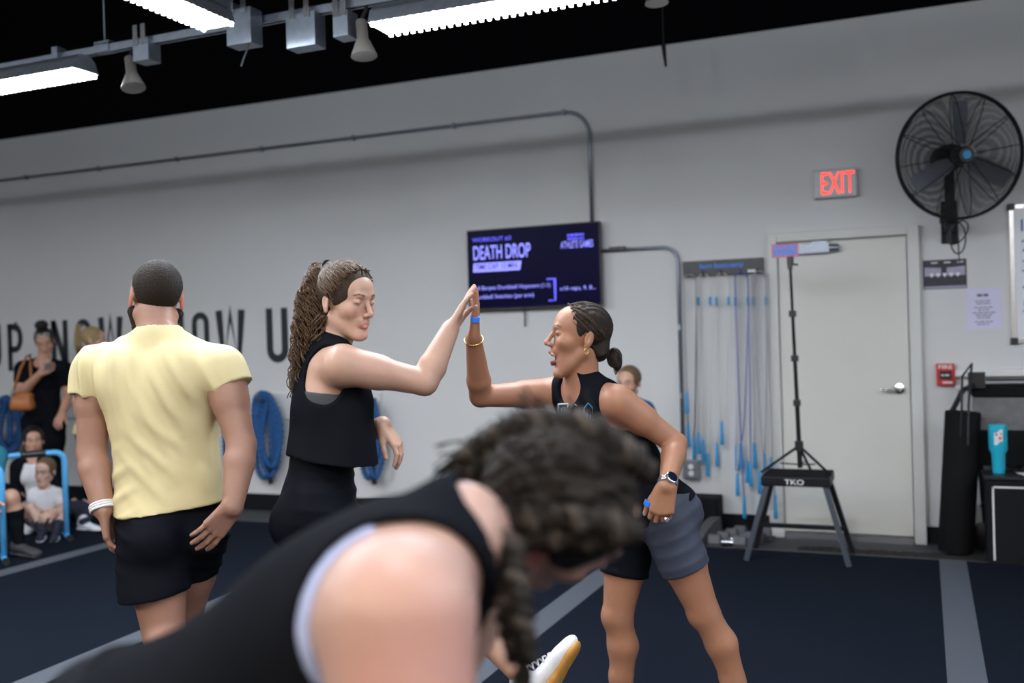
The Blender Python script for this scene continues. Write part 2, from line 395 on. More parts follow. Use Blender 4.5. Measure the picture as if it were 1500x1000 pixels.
jump_rope(1031, 1030, 1037, 645, 664, 'cord_white', .17, 'pale jump rope on the second hook with ends level with the outlet', .05)
jump_rope(1058, 1050, 1058, 650, 618, 'cord_white', .17, 'pale jump rope on the middle hook with one long upper handle', .06)
jump_rope(1086, 1079, 1086, 655, 650, 'cord_blue', .18, 'blue corded jump rope hanging on the fourth hook', .05)
jump_rope(1086, 1080, 1095, 695, 675, 'cord_white', .16, 'thin white jump rope behind the blue corded one', .085, False)
jump_rope(1086, 1090, 1100, 728, 680, 'cord_blue', .16, 'long blue corded jump rope with its handle lowest of all', .11, False)
jump_rope(1112, 1105, 1120, 650, 665, 'cord_grey', .18, 'thick grey jump rope on the hook nearest the door', .05)
jump_rope(1112, 1112, 1131, 690, 670, 'cord_white', .17, 'white jump rope hanging behind the thick grey one', .085, False)
jump_rope(1112, 1122, 1136, 700, 725, 'cord_grey', .17, 'grey jump rope hanging lowest beside the door frame', .11, False)
# ---------------------------------------------------------------- prints, paper, whiteboard, fire alarm
a = W(1352, 402); b = W(1416, 400); zt = W(1384, 380).z; zb_ = W(1384, 423).z
ph = thing('wall_photo', ((a.x+b.x)/2, WY, (zt+zb_)/2), 'black and white photo print of a gym room taped beside the door', 'photo')
mb = MB(); mb.box2((a.x, WY-.004, zb_), (b.x, WY, zt)); mb.build('print', 'photo_dark', ph)
w_, h_ = b.x-a.x, zt-zb_
mb = MB(); mb.add([(a.x+.01, WY-.0045, zb_+h_*.45), (a.x+w_*.42, WY-.0045, zb_+h_*.45), (a.x+w_*.42, WY-.0045, zb_+h_*.72), (a.x+.01, WY-.0045, zb_+h_*.76)], [(0,1,2,3)])
mb.add([(a.x+w_*.55, WY-.0045, zb_+h_*.45), (b.x-.008, WY-.0045, zb_+h_*.45), (b.x-.008, WY-.0045, zb_+h_*.76), (a.x+w_*.55, WY-.0045, zb_+h_*.72)], [(0,1,2,3)])
mb.add([(a.x+.005, WY-.0045, zb_+.004), (b.x-.005, WY-.0045, zb_+.004), (b.x-.005, WY-.0045, zb_+h_*.1), (a.x+.005, WY-.0045, zb_+h_*.1)], [(0,1,2,3)])
mb.build('grey_area', 'photo_mid', ph)
for k in range(5):
    mb = MB(); x = a.x+w_*(.2+.15*k); mb.add([(x-.014, WY-.005, zb_+h_*.5), (x, WY-.005, zb_+h_*.4), (x+.014, WY-.005, zb_+h_*.5), (x+.008, WY-.005, zb_+h_*.54), (x-.008, WY-.005, zb_+h_*.54)], [(0,1,2,3,4)]); mb.build('white_shape', 'photo_white', ph)
for k in range(3): mb = MB(); x = a.x+w_*(.18+.3*k); mb.add([(x, WY-.005, zb_+h_*.88), (x+.04, WY-.005, zb_+h_*.88), (x+.045, WY-.005, zb_+h_*.92), (x+.005, WY-.005, zb_+h_*.92)], [(0,1,2,3)]); mb.build('white_shape', 'photo_white', ph)

a = W(1415, 452); b = W(1467, 450); zt = W(1440, 422).z; zb_ = W(1440, 482).z
pp = thing('notice_paper', ((a.x+b.x)/2, WY, (zt+zb_)/2), 'pale lilac printed notice sheet taped below the photo print', 'paper')
mb = MB(); mb.box2((a.x, WY-.003, zb_), (b.x, WY, zt)); mb.build('sheet', 'paper', pp)
w_, h_ = b.x-a.x, zt-zb_
for k, (v, ww, hh) in enumerate(((.80, .36, .05), (.68, .46, .018), (.62, .40, .018), (.52, .52, .018), (.46, .3, .018), (.39, .64, .018), (.33, .46, .018), (.27, .36, .018), (.17, .5, .018), (.11, .38, .018))):
    word_marks('print_line', (a.x+b.x)/2, zb_+h_*v, w_*ww, h_*hh*1.2, WY-.0045, 'paper_ink', pp, k)
a = W(1483, 400); zt = W(1490, 303).z; zb_ = W(1498, 499).z
wb = thing('whiteboard', (a.x+.6, WY, (zt+zb_)/2), 'large whiteboard with a blue numbered list and black corner caps', 'whiteboard')
mb = MB(); mb.box2((a.x, WY-.015, zb_), (a.x+1.2, WY, zt)); mb.build('panel', 'whiteboard', wb)
mb = MB(); mb.box2((a.x-.012, WY-.024, zb_), (a.x+.012, WY, zt)); mb.box2((a.x, WY-.024, zt-.012), (a.x+1.2, WY, zt+.012)); mb.box2((a.x, WY-.024, zb_-.012), (a.x+1.2, WY, zb_+.012)); mb.box2((a.x+1.19, WY-.024, zb_), (a.x+1.212, WY, zt)); mb.build('frame', 'steel', wb)
for z in (zt, zb_):
    for x in (a.x, a.x+1.2):
        mb = MB(); mb.box((x, WY-.014, z), (.022, .014, .022)); mb.build('corner_cap', 'black_plastic', wb, bevel=.005)
for k, s in enumerate(('1.', '2.', '3.', '4.', '5.')):
    text('list_number', s, (a.x+.055, WY-.017, zt-.16-.13*k), None, .075, 'marker_blue', wb)
p = W(1385, 548)
fa = thing('fire_alarm', (p.x, WY, p.z), 'small red fire alarm pull station on the wall right of the door', 'fire alarm')
mb = MB(); mb.box((p.x, WY-.025, p.z), (.056, .025, .072)); mb.build('housing', 'red_paint', fa, bevel=.006)
text('alarm_lettering', 'FIRE', (p.x, WY-.0515, p.z+.038), .085, .026, 'white_paint', fa, bold=.02, align='CENTER')
mb = MB(); mb.box((p.x, WY-.055, p.z-.002), (.036, .006, .028)); mb.build('pull_bar', 'black_plastic', fa, bevel=.003)
word_marks('small_print', p.x, p.z-.008, .055, .010, WY-.0625, 'white_paint', fa, 3)
mb = MB(); mb.box((p.x+.01, WY-.0512, p.z-.052), (.03, .0015, .006)); mb.build('marking', 'white_paint', fa)
# wall guard rail right of the alarm
a = W(1399, 546, .03); z1 = W(1450, 543).z; z0 = W(1450, 568).z
gr = thing('wall_rail', (a.x, WY, z0), 'white double wall rail beside the fire alarm', 'rail')
mb = MB(); mb.box2((a.x, WY-.05, z1-.035), (XR, WY, z1+.012)); mb.build('rail', 'white_paint', gr, bevel=.006)
mb = MB(); mb.box2((a.x, WY-.035, z0-.012), (XR, WY, z0+.02)); mb.build('rail', 'white_paint', gr, bevel=.006)
mb = MB(); mb.cyl((a.x+.18, WY-.07, (z0+z1)/2), (XR, WY-.07, (z0+z1)/2), .008, 8); mb.build('cable', 'cord_black', gr)
# ---------------------------------------------------------------- wall fan
fc = W(1407, 228, .42); FR = .385
yaw = math.radians(22)
fa_ax = Vector((math.sin(yaw), -math.cos(yaw), -.10)).normalized()      # blowing direction
e1 = Vector((math.cos(yaw), math.sin(yaw), 0)); e2 = e1.cross(fa_ax); e2 = -e2 if e2.z < 0 else e2
fan = thing('wall_fan', (fc.x, WY, fc.z), 'large black wall fan with wire cage and three grey blades', 'fan')
def ring(c, r, tr, n=64): return [c + e1*(r*math.cos(2*math.pi*i/n)) + e2*(r*math.sin(2*math.pi*i/n)) for i in range(n)]
mb = MB(); mb.tube(ring(fc, FR, .008), .009, 8, closed=True); mb.tube(ring(fc-fa_ax*.02, FR+.002, .008), .009, 8, closed=True); mb.build('cage_rim', 'black_metal', fan, smooth=True)
mb = MB()
for side, bulge in ((1, .085), (-1, .085)):
    for k in range(1, 36):
        r = .06+(FR-.06)*k/36; z = bulge*(1-(r/FR)**2)**.5
        mb.tube(ring(fc+fa_ax*(side*z), r, .001, 40), 0.0016, 4, closed=True)
o = mb.build('cage_wires', 'black_metal', fan); o['kind'] = 'stuff'
for side in (1, -1):
    for k in range(12):
        a = 2*math.pi*(k+.3)/12; d_ = e1*math.cos(a)+e2*math.sin(a)
        pts = [fc+d_*(FR*q)+fa_ax*(side*.087*(1-q*q)**.5) for q in (.15, .35, .55, .75, .9, 1)]
        mb = MB(); mb.tube(pts, .003, 5); mb.build('cage_spoke', 'black_metal', fan)
for k, ang in enumerate((92, 212, 332)):
    a = math.radians(ang); d_ = e1*math.cos(a)+e2*math.sin(a); s_ = fa_ax.cross(d_)
    rows = []
    for q, hw, tw_ in ((.07, .035, .5), (.12, .055, .5), (.30, .062, .35), (.335, .05, .3)):
        rows.append([fc+d_*q+(s_*math.cos(tw_)+fa_ax*math.sin(tw_))*(hw*u) for u in (-1, -.5, 0, .5, 1)])
    mb = MB(); mb.quadstrip(rows); ob = mb.build('blade', 'galv_dull', fan); md = ob.modifiers.new('s', 'SOLIDIFY'); md.thickness = .003
mb = MB(); mb.lathe(fc-fa_ax*.03, [(.03, 0), (.055, .01), (.055, .10), (.045, .118)], 20, fa_ax); mb.build('hub', 'black_plastic', fan, smooth='auto')
mb = MB(); mb.lathe(fc+fa_ax*.088, [(.026, 0), (.026, .004)], 20, fa_ax); bd = mb.build('badge', 'handle_blue', fan)
mb = MB(); mb.lathe(fc-fa_ax*.30, [(.04, 0), (.075, .02), (.085, .08), (.085, .17), (.05, .22), (.03, .27)], 24, fa_ax); mb.build('motor', 'black_metal', fan, smooth='auto')
bp = fc - fa_ax*.17; zb0 = W(1392, 333, .3).z
mb = MB(); mb.box((bp.x, bp.y, (bp.z+zb0)/2-.02), (.03, .022, (bp.z-zb0)/2)); mb.box2((bp.x-.03, bp.y, zb0), (bp.x+.03, WY, zb0+.05)); mb.box2((bp.x-.05, WY-.02, zb0-.08), (bp.x+.05, WY, zb0+.2)); mb.build('bracket', 'black_metal', fan, bevel=.006)
mb = MB(); q0 = Vector((bp.x+.04, bp.y-.03, zb0+.03))
def lp(dx, dz, w, h, n=14): return [q0+Vector((dx*i/n*0+w*math.sin(2*math.pi*i/n)*math.cos(dx), -.01*math.sin(math.pi*i/n), dz*0-h*(1-math.cos(2*math.pi*i/n))/2+w*math.sin(2*math.pi*i/n)*math.sin(dx))) for i in range(n+1)]
mb.tube(lp(0, 0, .045, .20), .005, 6); mb.tube(lp(.5, 0, .07, .13), .005, 6)
mb.tube([q0+Vector((-.05, 0, .02))+Vector((-.05*math.sin(a), 0, .05*math.cos(a))) for a in [i*math.pi/8 for i in range(9)]], .005, 6)
mb.tube([q0+Vector((0, 0, .06)), q0, q0+Vector((.005, 0, -.25))], .004, 6); mb.build('cable', 'cord_black', fan, smooth=True)
# ---------------------------------------------------------------- step stool, tripod and phone
st_c = on_z(1172, 806)      # on the strip/mat near the edge
zt = .52
tl = on_z(1118, 695, zt); tr = on_z(1222, 690, zt)
sc_x = (tl.x+tr.x)/2; hw = (tr.x-tl.x)/2; sy0 = on_z(1172, 700, zt).y
stl = thing('step_platform', (sc_x, sy0+.15, 0), 'black raised exercise step platform with white TKO lettering, standing before the door', 'step platform')
dep = .17
mb = MB(); mb.box((sc_x, sy0+dep, zt-.025), (hw, dep, .03)); mb.build('top', 'black_metal', stl, bevel=.008)
mb = MB(); mb.box((sc_x, sy0+dep, zt+.006), (hw*.97, dep*.95, .003)); mb.build('grip_pad', 'foam_black', stl)
text('platform_lettering', 'TKO', (sc_x-.005, sy0-.0025, zt-.042), .115, .032, 'white_paint', stl, bold=.01, align='CENTER')
for sx in (-1, 1):
    for sy in (-1, 1):
        top = Vector((sc_x+sx*(hw-.03), sy0+dep+sy*(dep-.03), zt-.05)); bot = Vector((sc_x+sx*(hw+.10), sy0+dep+sy*(dep+.02), .0 if sy < 0 else -.006))
        mb = MB(); mb.tube([bot, top], .022, 4); mb.build('leg', 'dark_steel' if sy < 0 else 'black_metal', stl)
mb = MB(); mb.box((sc_x, sy0+2*dep-.02, .16), (hw+.06, .012, .014)); mb.build('crossbar', 'black_metal', stl)
tp_b = Vector((P(1173, 680, 6.2).x, sy0+dep, zt+.009)); 
tp = thing('phone_tripod', tp_b, 'tall thin black tripod standing on the step platform and holding a phone', 'tripod')
hz = on_y(1157, 378, tp_b.y).z; topx = on_y(1157, 378, tp_b.y).x; bx = on_y(1172, 670, tp_b.y).x
zc_ = on_y(1171, 655, tp_b.y).z
ax_p = lambda z: Vector((bx+(topx-bx)*(z-zt)/(hz-zt), tp_b.y, z))
secs = [zt+.04, zc_, zc_+.28, zc_+.56, zc_+.84, hz]
for k in range(5):
    mb = MB(); mb.cyl(ax_p(secs[k]), ax_p(secs[k+1]), .0155-.0017*k, 12); mb.build('pole_section', 'black_metal', tp, smooth='auto')
    if k: mb = MB(); p = ax_p(secs[k]); mb.box(p, (.022, .018, .02)); mb.build('clamp', 'black_plastic', tp, bevel=.004)
for a in (200, 320, 80):
    dv = Vector((math.cos(math.radians(a)), math.sin(math.radians(a))*.62, 0))
    mb = MB(); f_ = Vector((ax_p(zt).x, tp_b.y, 0))+dv*.25; f_.z = zt+.012; mb.tube([ax_p(zc_+.01), f_], .009, 6); mb.tube([ax_p(zt+.06), (f_+ax_p(zc_))/2-Vector((0,0,.02))], .005, 6); mb.build('leg', 'black_metal', tp)
mb = MB(); mb.cyl(ax_p(zc_-.02), ax_p(zc_+.04), .026); mb.build('collar', 'black_plastic', tp, smooth='auto')
mb = MB(); p = ax_p(hz); mb.box(p+Vector((0, 0, -.03)), (.014, .02, .04)); mb.tube([p+Vector((.0, 0, -.04)), p+Vector((.05, -.02, -.045))], .006, 6); mb.box(p+Vector((0, .012, .02)), (.02, .008, .06)); mb.build('phone_clamp', 'black_plastic', tp)
php = Vector((on_y(1150, 367, tp_b.y).x, tp_b.y-.012, on_y(1150, 367, tp_b.y).z))
pho = thing('phone', php, 'phone in a pink red case held sideways on the tripod, filming', 'phone')
mb = MB(); mb.box(php, (.082, .005, .042)); mb.build('case', 'phone_case', pho, bevel=.004)
mb = MB(); mb.box(php+Vector((0, -.005, 0)), (.074, .001, .035)); mb.build('screen', 'phone_screen', pho)
# ---------------------------------------------------------------- dumbbells, bin, door mat
a = W(985, 760, 0); b = W(1085, 760)
mb = MB(); mb.box2((a.x, WY-.24, -.03), (b.x-.12, WY-.015, W(1050, 733, .3).z)); tag(mb.build('storage_bin', 'black_base', bevel=.01), 'low matte black storage box against the wall below the jump ropes', 'box')
hexm = None
for k in range(4):
    c = on_z(1064+13.5*k, 789-9.5*k, .05); c = Vector((c.x, c.y, 0))
    y = mat_edge_y+.085+.108*k if k < 4 else mat_edge_y+.085+.108*4
    x = on_y(1066+12*k, 790-10*k, y).x
    r = thing('dumbbell', (x, y, -.03), ('black rubber hex dumbbell, %s in the row beside the storage box' % ('first behind the mat edge', 'second from the mat edge', 'third from the mat edge', 'closest to the wall')[k]), 'dumbbell', 'hex dumbbells on the floor')
    for sx in (-1, 1):
        mb = MB(); n = 6
        prof = [(.035, -.045), (.056, -.035), (.056, .035), (.035, .045)]
        vs = []
        for (rr_, h_) in prof:
            for j in range(6):
                aa = math.pi/3*j; vs.append((x+sx*.085+h_, y+rr_*math.cos(aa)*.85, -.03+.049+rr_*math.sin(aa)))
        fs = [(i*6+j, i*6+(j+1) % 6, (i+1)*6+(j+1) % 6, (i+1)*6+j) for i in range(3) for j in range(6)] + [tuple(range(5, -1, -1)), tuple(range(18, 24))]
        mb.add(vs, fs); mb.build('head', 'hex_rubber', r)
    mb = MB(); mb.cyl((x-.06, y, .019), (x+.06, y, .019), .015, 10); mb.build('grip', 'steel', r, smooth='auto')
x0 = on_z(1043, 801).x
mb = MB(); rows = []
for i in range(9):
    q = i/8; y = mat_edge_y+.04+.30*q; zz = -.03+.14*math.sin(q*1.5); xx = x0-.13+.10*q
    rows.append([(xx-.05, y, -.03), (xx-.04, y, zz+.03), (xx+.03, y, zz+.03), (xx+.04, y, -.03)])
mb.quadstrip(rows); tag(mb.build('rubber_ramp', 'hex_rubber'), 'curved dark rubber edging strip beside the row of dumbbells', 'edging')
mx0, mx1 = on_z(1168, 800).x, on_z(1440, 808).x
mb = MB(); nx, ny = 60, 12; rows = []
for i in range(nx+1):
    rows.append([(mx0+(mx1-mx0)*i/nx + .01*random.random(), mat_edge_y+.045+(.20)*j/ny, -.02+.012*random.random()) for j in range(ny+1)])
mb.quadstrip(rows); tag(mb.build('door_mat', 'coir'), 'dark brown bristly door mat in front of the door', 'mat')
# ---------------------------------------------------------------- foam roll, desk, tumbler, wagon
p = on_z(1398, 800, -.03); p = Vector((p.x, WY-.33, -.002)); tz = on_y(1405, 604, p.y).z
lean = Vector((on_y(1405, 604, p.y).x - on_y(1394, 795, p.y).x, .01, tz+.008)); 
mb = MB(); ax = lean.normalized(); mb.lathe(p, [(.10, 0), (.105, .01), (.105, lean.length-.01), (.10, lean.length), (.03, lean.length), (.028, lean.length-.02)], 28, ax)
fr_ = thing('rolled_mat', p, 'black rolled exercise mat standing upright against the wall with carrying strap', 'mat')
mb.build('roll', 'foam_black', fr_, smooth='auto')
q = p+lean; mb = MB(); mb.tube([q+Vector((-.02, -.10, -.15)), q+Vector((-.01, -.11, .02)), q+Vector((.0, -.02, .22)), q+Vector((.06, .05, .30)), q+Vector((.03, -.09, .05)), q+Vector((.02, -.11, -.2))], .008, 6); mb.build('strap', 'black_plastic', fr_)
dk0 = on_z(1447, 823); dz = .80
dyf = mat_edge_y-.02
dxl = on_y(1446, 760, dyf).x
dz = on_y(1447, 697, dyf).z
desk = thing('desk', (dxl+.6, dyf+.3, 0), 'black desk with white edge trim standing by the wall', 'desk')
mb = MB(); mb.box2((dxl, dyf, 0), (dxl+1.3, dyf+.26, dz-.02)); mb.build('body', 'black_base', desk)
mb = MB(); mb.box2((dxl-.012, dyf-.012, dz-.02), (dxl+1.31, dyf+.27, dz)); mb.build('top', 'black_plastic', desk, bevel=.003)
mb = MB(); mb.box2((dxl+.03, dyf-.003, .02), (dxl+.04, dyf, dz-.06)); mb.box2((dxl+.03, dyf-.003, dz-.07), (dxl+1.28, dyf, dz-.06)); mb.build('trim_line', 'white_paint', desk)
tb = Vector((on_y(1463, 688, dyf+.15).x, dyf+.15, dz)); s_ = (on_y(1463, 622, dyf+.15).z-dz)/.30
tmb = thing('tumbler', tb, 'turquoise insulated tumbler with a white sticker standing on the desk', 'tumbler')
mb = MB(); mb.lathe(tb, [(.034*s_, 0), (.036*s_, .005), (.04*s_, .12*s_), (.053*s_, .145*s_), (.055*s_, .285*s_)], 28); mb.build('cup', 'turquoise', tmb, smooth='auto')
mb = MB(); mb.lathe(tb+Vector((0, 0, .285*s_)), [(.056*s_, 0), (.056*s_, .012*s_), (.045*s_, .018*s_)], 28); mb.build('lid', 'turquoise', tmb, smooth='auto')
mb = MB(); n = 7; rows = []
for j in range(2):
    rows.append([tb+Vector((.0555*s_*math.sin(a), -.0555*s_*math.cos(a), (.19+.075*j+.012*math.sin(a*5))*s_)) for a in [-.45+.9*i/n for i in range(n+1)]])
mb.quadstrip(rows); mb.build('sticker', 'white_paint', tmb)
mb = MB()
for dx_, dz_, r_ in ((-.012, .245, .007), (.008, .222, .008), (.014, .25, .005)):
    mb.add([tb+Vector((dx_*s_+r_*math.cos(a), -.0575*s_, dz_*s_+r_*math.sin(a))) for a in [i*math.pi/4 for i in range(8)]], [tuple(range(8))])
mb.build('sticker_mark', 'red_paint', tmb)
mb = MB(); pz = Vector((dxl+.30, dyf+.12, dz)); mb.box(pz+Vector((0, 0, .002)), (.11, .08, .001), Matrix.Rotation(.3, 3, 'Z')); tag(mb.build('paper_sheet', 'white_paint'), 'white sheet of paper lying on the desk beside the tumbler', 'paper')
# folding wagon behind the desk
wy = WY-.185
wx0 = on_y(1424, 600, wy).x; wz1 = on_y(1450, 563, wy).z; wz2 = on_y(1450, 582, wy).z; wz3 = on_y(1450, 630, wy).z; wz4 = on_y(1450, 655, wy).z
wg = thing('folding_wagon', (wx0+.6, wy, 0), 'black folded fabric wagon with grey mesh side propped behind the desk', 'wagon')
mb = MB(); mb.box2((wx0, wy, wz2), (wx0+1.2, wy+.14, wz1)); mb.box2((wx0, wy, wz4-.12), (wx0+1.2, wy+.14, wz3)); mb.build('fabric_band', 'foam_black', wg, bevel=.015)
mb = MB(); mb.box2((wx0+.01, wy+.02, wz3), (wx0+1.2, wy+.12, wz2)); mb.build('mesh_panel', 'mesh_grey', wg)
for x in (wx0+.04, wx0+.7):
    mb = MB(); mb.tube([(x, wy+.07, wz4-.1), (x+.03, wy+.07, .06)], .018, 8); mb.build('frame_leg', 'black_metal', wg)
    mb = MB(); mb.tube([(x+.25, wy+.05, wz4-.1), (x-.0, wy+.05, .25)], .012, 8); mb.build('frame_brace', 'black_metal', wg)
for x in (wx0+.06, wx0+.75):
    mb = MB(); mb.lathe((x, wy+.03, .06), [(.05, 0), (.09, .01), (.09, .05), (.05, .06)], 20, (0, 1, 0)); mb.build('wheel', 'black_plastic', wg, smooth='auto')
mb = MB(); mb.box((wx0+.03, wy-.01, wz1+.03), (.05, .02, .05)); mb.tube([(wx0+.02, wy-.02, wz1), (wx0-.05, wy-.03, wz1-.03), (wx0-.12, wy-.03, wz2-.09)], .018, 6); mb.build('strap', 'black_plastic', wg)
mb = MB(); mb.tube([(wx0+.45, wy-.02, wz1-.03), (wx0+.52, wy-.03, wz1-.005), (wx0+.7, wy-.03, wz1-.05)], .014, 8); mb.build('handle', 'steel', wg, smooth=True)
# ---------------------------------------------------------------- battle ropes and hook boards on the left
hb = {}
def hook_board(px0, px1, py0, py1):
    a = W(px0, (py0+py1)/2); b = W(px1, (py0+py1)/2); z1 = W((px0+px1)/2, py0).z; z0 = W((px0+px1)/2, py1).z
    mb = MB(); mb.box2((a.x, WY-.03, z0), (b.x, WY, z1)); return tag(mb.build('hook_board', 'wall_paint', bevel=.004), 'long white board on the wall carrying the rope hooks', 'board')
hook_board(-40, 560, 575, 613)
def battle_rope(px, py_top, py_bot, wpx, label, n=5, out=.10, seed=1):
    rnd = random.Random(seed)
    a = W(px, py_top, out); zb = W(px, py_bot, out).z; hwid = (W(px+wpx/2, py_top, out).x-W(px-wpx/2, py_top, out).x)/2
    t = thing('battle_rope', (a.x, WY, a.z), label, 'rope', 'battle ropes coiled on wall hooks')
    mb = MB(); mb.tube([(a.x, WY-.03, a.z-.03), (a.x, WY-out-.12, a.z-.03), (a.x, WY-out-.13, a.z+.03)], .012, 8); mb.build('hook', 'steel', t)
    for k in range(n):
        u = (k/(n-1)-.5)*2 if n > 1 else 0
        cx = a.x+u*hwid*.45; w = hwid*(.55+.2*rnd.random()); yo = WY-.05-out*(.3+.9*k/n); top = a.z+.03*rnd.random(); bot = zb+(a.z-zb)*.22*rnd.random()*(1 if k else 0)
        pts = []; N = 36
        for i in range(N):
            an = 2*math.pi*i/N; sx = math.sin(an); czv = math.cos(an)
            pts.append(Vector((cx+w*sx*(.75+.25*(1-czv)/2)+.012*math.sin(3*an+k), yo+.015*math.sin(2*an+k), (top+bot)/2+(top-bot)/2*czv)))
        # twisted strand look: radius ripples along the rope
        L = sum((pts[(i+1) % N]-pts[i]).length for i in range(N)); dense = []
        for i in range(N):
            for q in range(4): dense.append(pts[i].lerp(pts[(i+1) % N], q/4))
        rs = [.021+.0045*math.sin(i*1.6) for i in range(len(dense))]
        mb = MB(); mb.tube(dense, rs, 9, closed=True); mb.build('coil', 'rope_blue', t, smooth=True)
    mb = MB(); mb.tube([(a.x, WY-out, zb+.10), (a.x+.01, WY-out-.01, zb+.02), (a.x+.015, WY-out, zb-.05)], .022, 8); mb.build('end_grip', 'rope_black', t)
    return t
battle_rope(391, 580, 700, 44, 'thick blue battle rope hung in long loops below the letters O W', 5, seed=2)
battle_rope(333, 588, 675, 20, 'short loop of blue battle rope with black end on its own hook', 2, seed=3)
battle_rope(8, 585, 662, 60, 'blue battle rope coiled in wide loops near the seated spectators', 5, seed=4)
battle_rope(543, 590, 700, 36, 'blue battle rope on the hook past the letters, behind the ponytailed woman', 4, seed=5)
# ---------------------------------------------------------------- equaliser bars
def bars(p_foot_px, depthvec, W_, H_, label, xdir):
    f = on_z(*p_foot_px); t = thing('parallette_bar', f, label, 'exercise bar', 'blue parallette bars'); xd = Vector(xdir).normalized(); yd = Vector((-xd.y, xd.x, 0))
    r = .021; rc = .07
    A = f; B = f-xd*W_
    pts = [A+Vector((0,0,.02)), A+Vector((0,0,H_-rc))]
    pts += [A+Vector((0,0,H_-rc))-xd*(rc*(1-math.cos(a)))+Vector((0,0,rc*math.sin(a))) for a in [i*math.pi/12 for i in range(1, 7)]]
    pts += [B+Vector((0,0,H_-rc))+xd*(rc*(1-math.cos(a)))+Vector((0,0,rc*math.sin(a))) for a in [i*math.pi/12 for i in range(6, 0, -1)]]
    pts += [B+Vector((0,0,H_-rc)), B+Vector((0,0,.02))]
    mb = MB(); mb.tube(pts, r, 12); mb.build('frame', 'bar_blue', t, smooth=True)
    mb = MB(); mb.cyl(A+Vector((0,0,H_))-xd*(W_*.30), A+Vector((0,0,H_))-xd*(W_*.70), r+.006, 12); mb.build('grip', 'black_plastic', t, smooth='auto')
    for C_ in (A, B):
        mb = MB(); mb.cyl(C_-yd*.13+Vector((0,0,.022)), C_+yd*.13+Vector((0,0,.022)), r, 12); mb.build('foot', 'bar_blue', t, smooth='auto')
        for s in (-1, 1):
            mb = MB(); mb.cyl(C_+yd*(.13*s)+Vector((0,0,.024)), C_+yd*(.17*s)+Vector((0,0,.024)), r+.004, 12); mb.build('end_cap', 'black_plastic', t, smooth='auto')
    return t
bars((98, 788), None, .43, .66, 'light blue parallette bar standing before the seated woman and boy', (.58, .81, 0))
bars((6, 822), None, .52, .66, 'light blue parallette bar beside the knee of the person in teal', (.58, .81, 0))
# ---------------------------------------------------------------- suspended strut grid, lamps and fixtures
SZ = P(313, 43, 4.8).z; SY = P(313, 43, 4.8).y
def strut(a, b, label):
    a, b = Vector(a), Vector(b); d = (b-a).normalized(); s = Vector((0,0,1)).cross(d)
    t = thing('ceiling_strut', (a+b)/2, label, 'ceiling strut', 'suspended metal struts')
    mb = MB(); L = (b-a).length; rm = Matrix((d, s, Vector((0,0,1)))).transposed()
    mb.box((a+b)/2+Vector((0,0,.018)), (L/2, .0205, .002), rm)
    for q in (-1, 1): mb.box((a+b)/2+s*(.019*q), (L/2, .0015, .02), rm); mb.box((a+b)/2+s*(.014*q)-Vector((0,0,.019)), (L/2, .006, .0015), rm)
    mb.build('channel', 'galv', t)
    n = max(2, int(L/2.2))
    for k in range(n+1):
        p = a.lerp(b, (k+.35)/(n+.7)); mb = MB(); mb.cyl(p, Vector((p.x, p.y, 5.2)), .004, 6); mb.build('hanger_rod', 'galv_dull', t)
        mb = MB(); mb.box(p+Vector((0,0,.03)), (.05, .026, .006), rm); mb.box(p+Vector((.0,0,.0)), (.05, .028, .02), rm); mb.build('bracket_plate', 'galv', t, bevel=.002)
    return t
strut((-9, SY, SZ), (3.5, SY, SZ), 'long galvanised strut channel hung below the black ceiling parallel to the wall')
px_ = P(375, 20, 4.8).x
strut((px_, SY+.0, SZ+.045), (px_, 0.2, SZ+.045), 'galvanised strut channel crossing the long strut at a right angle')
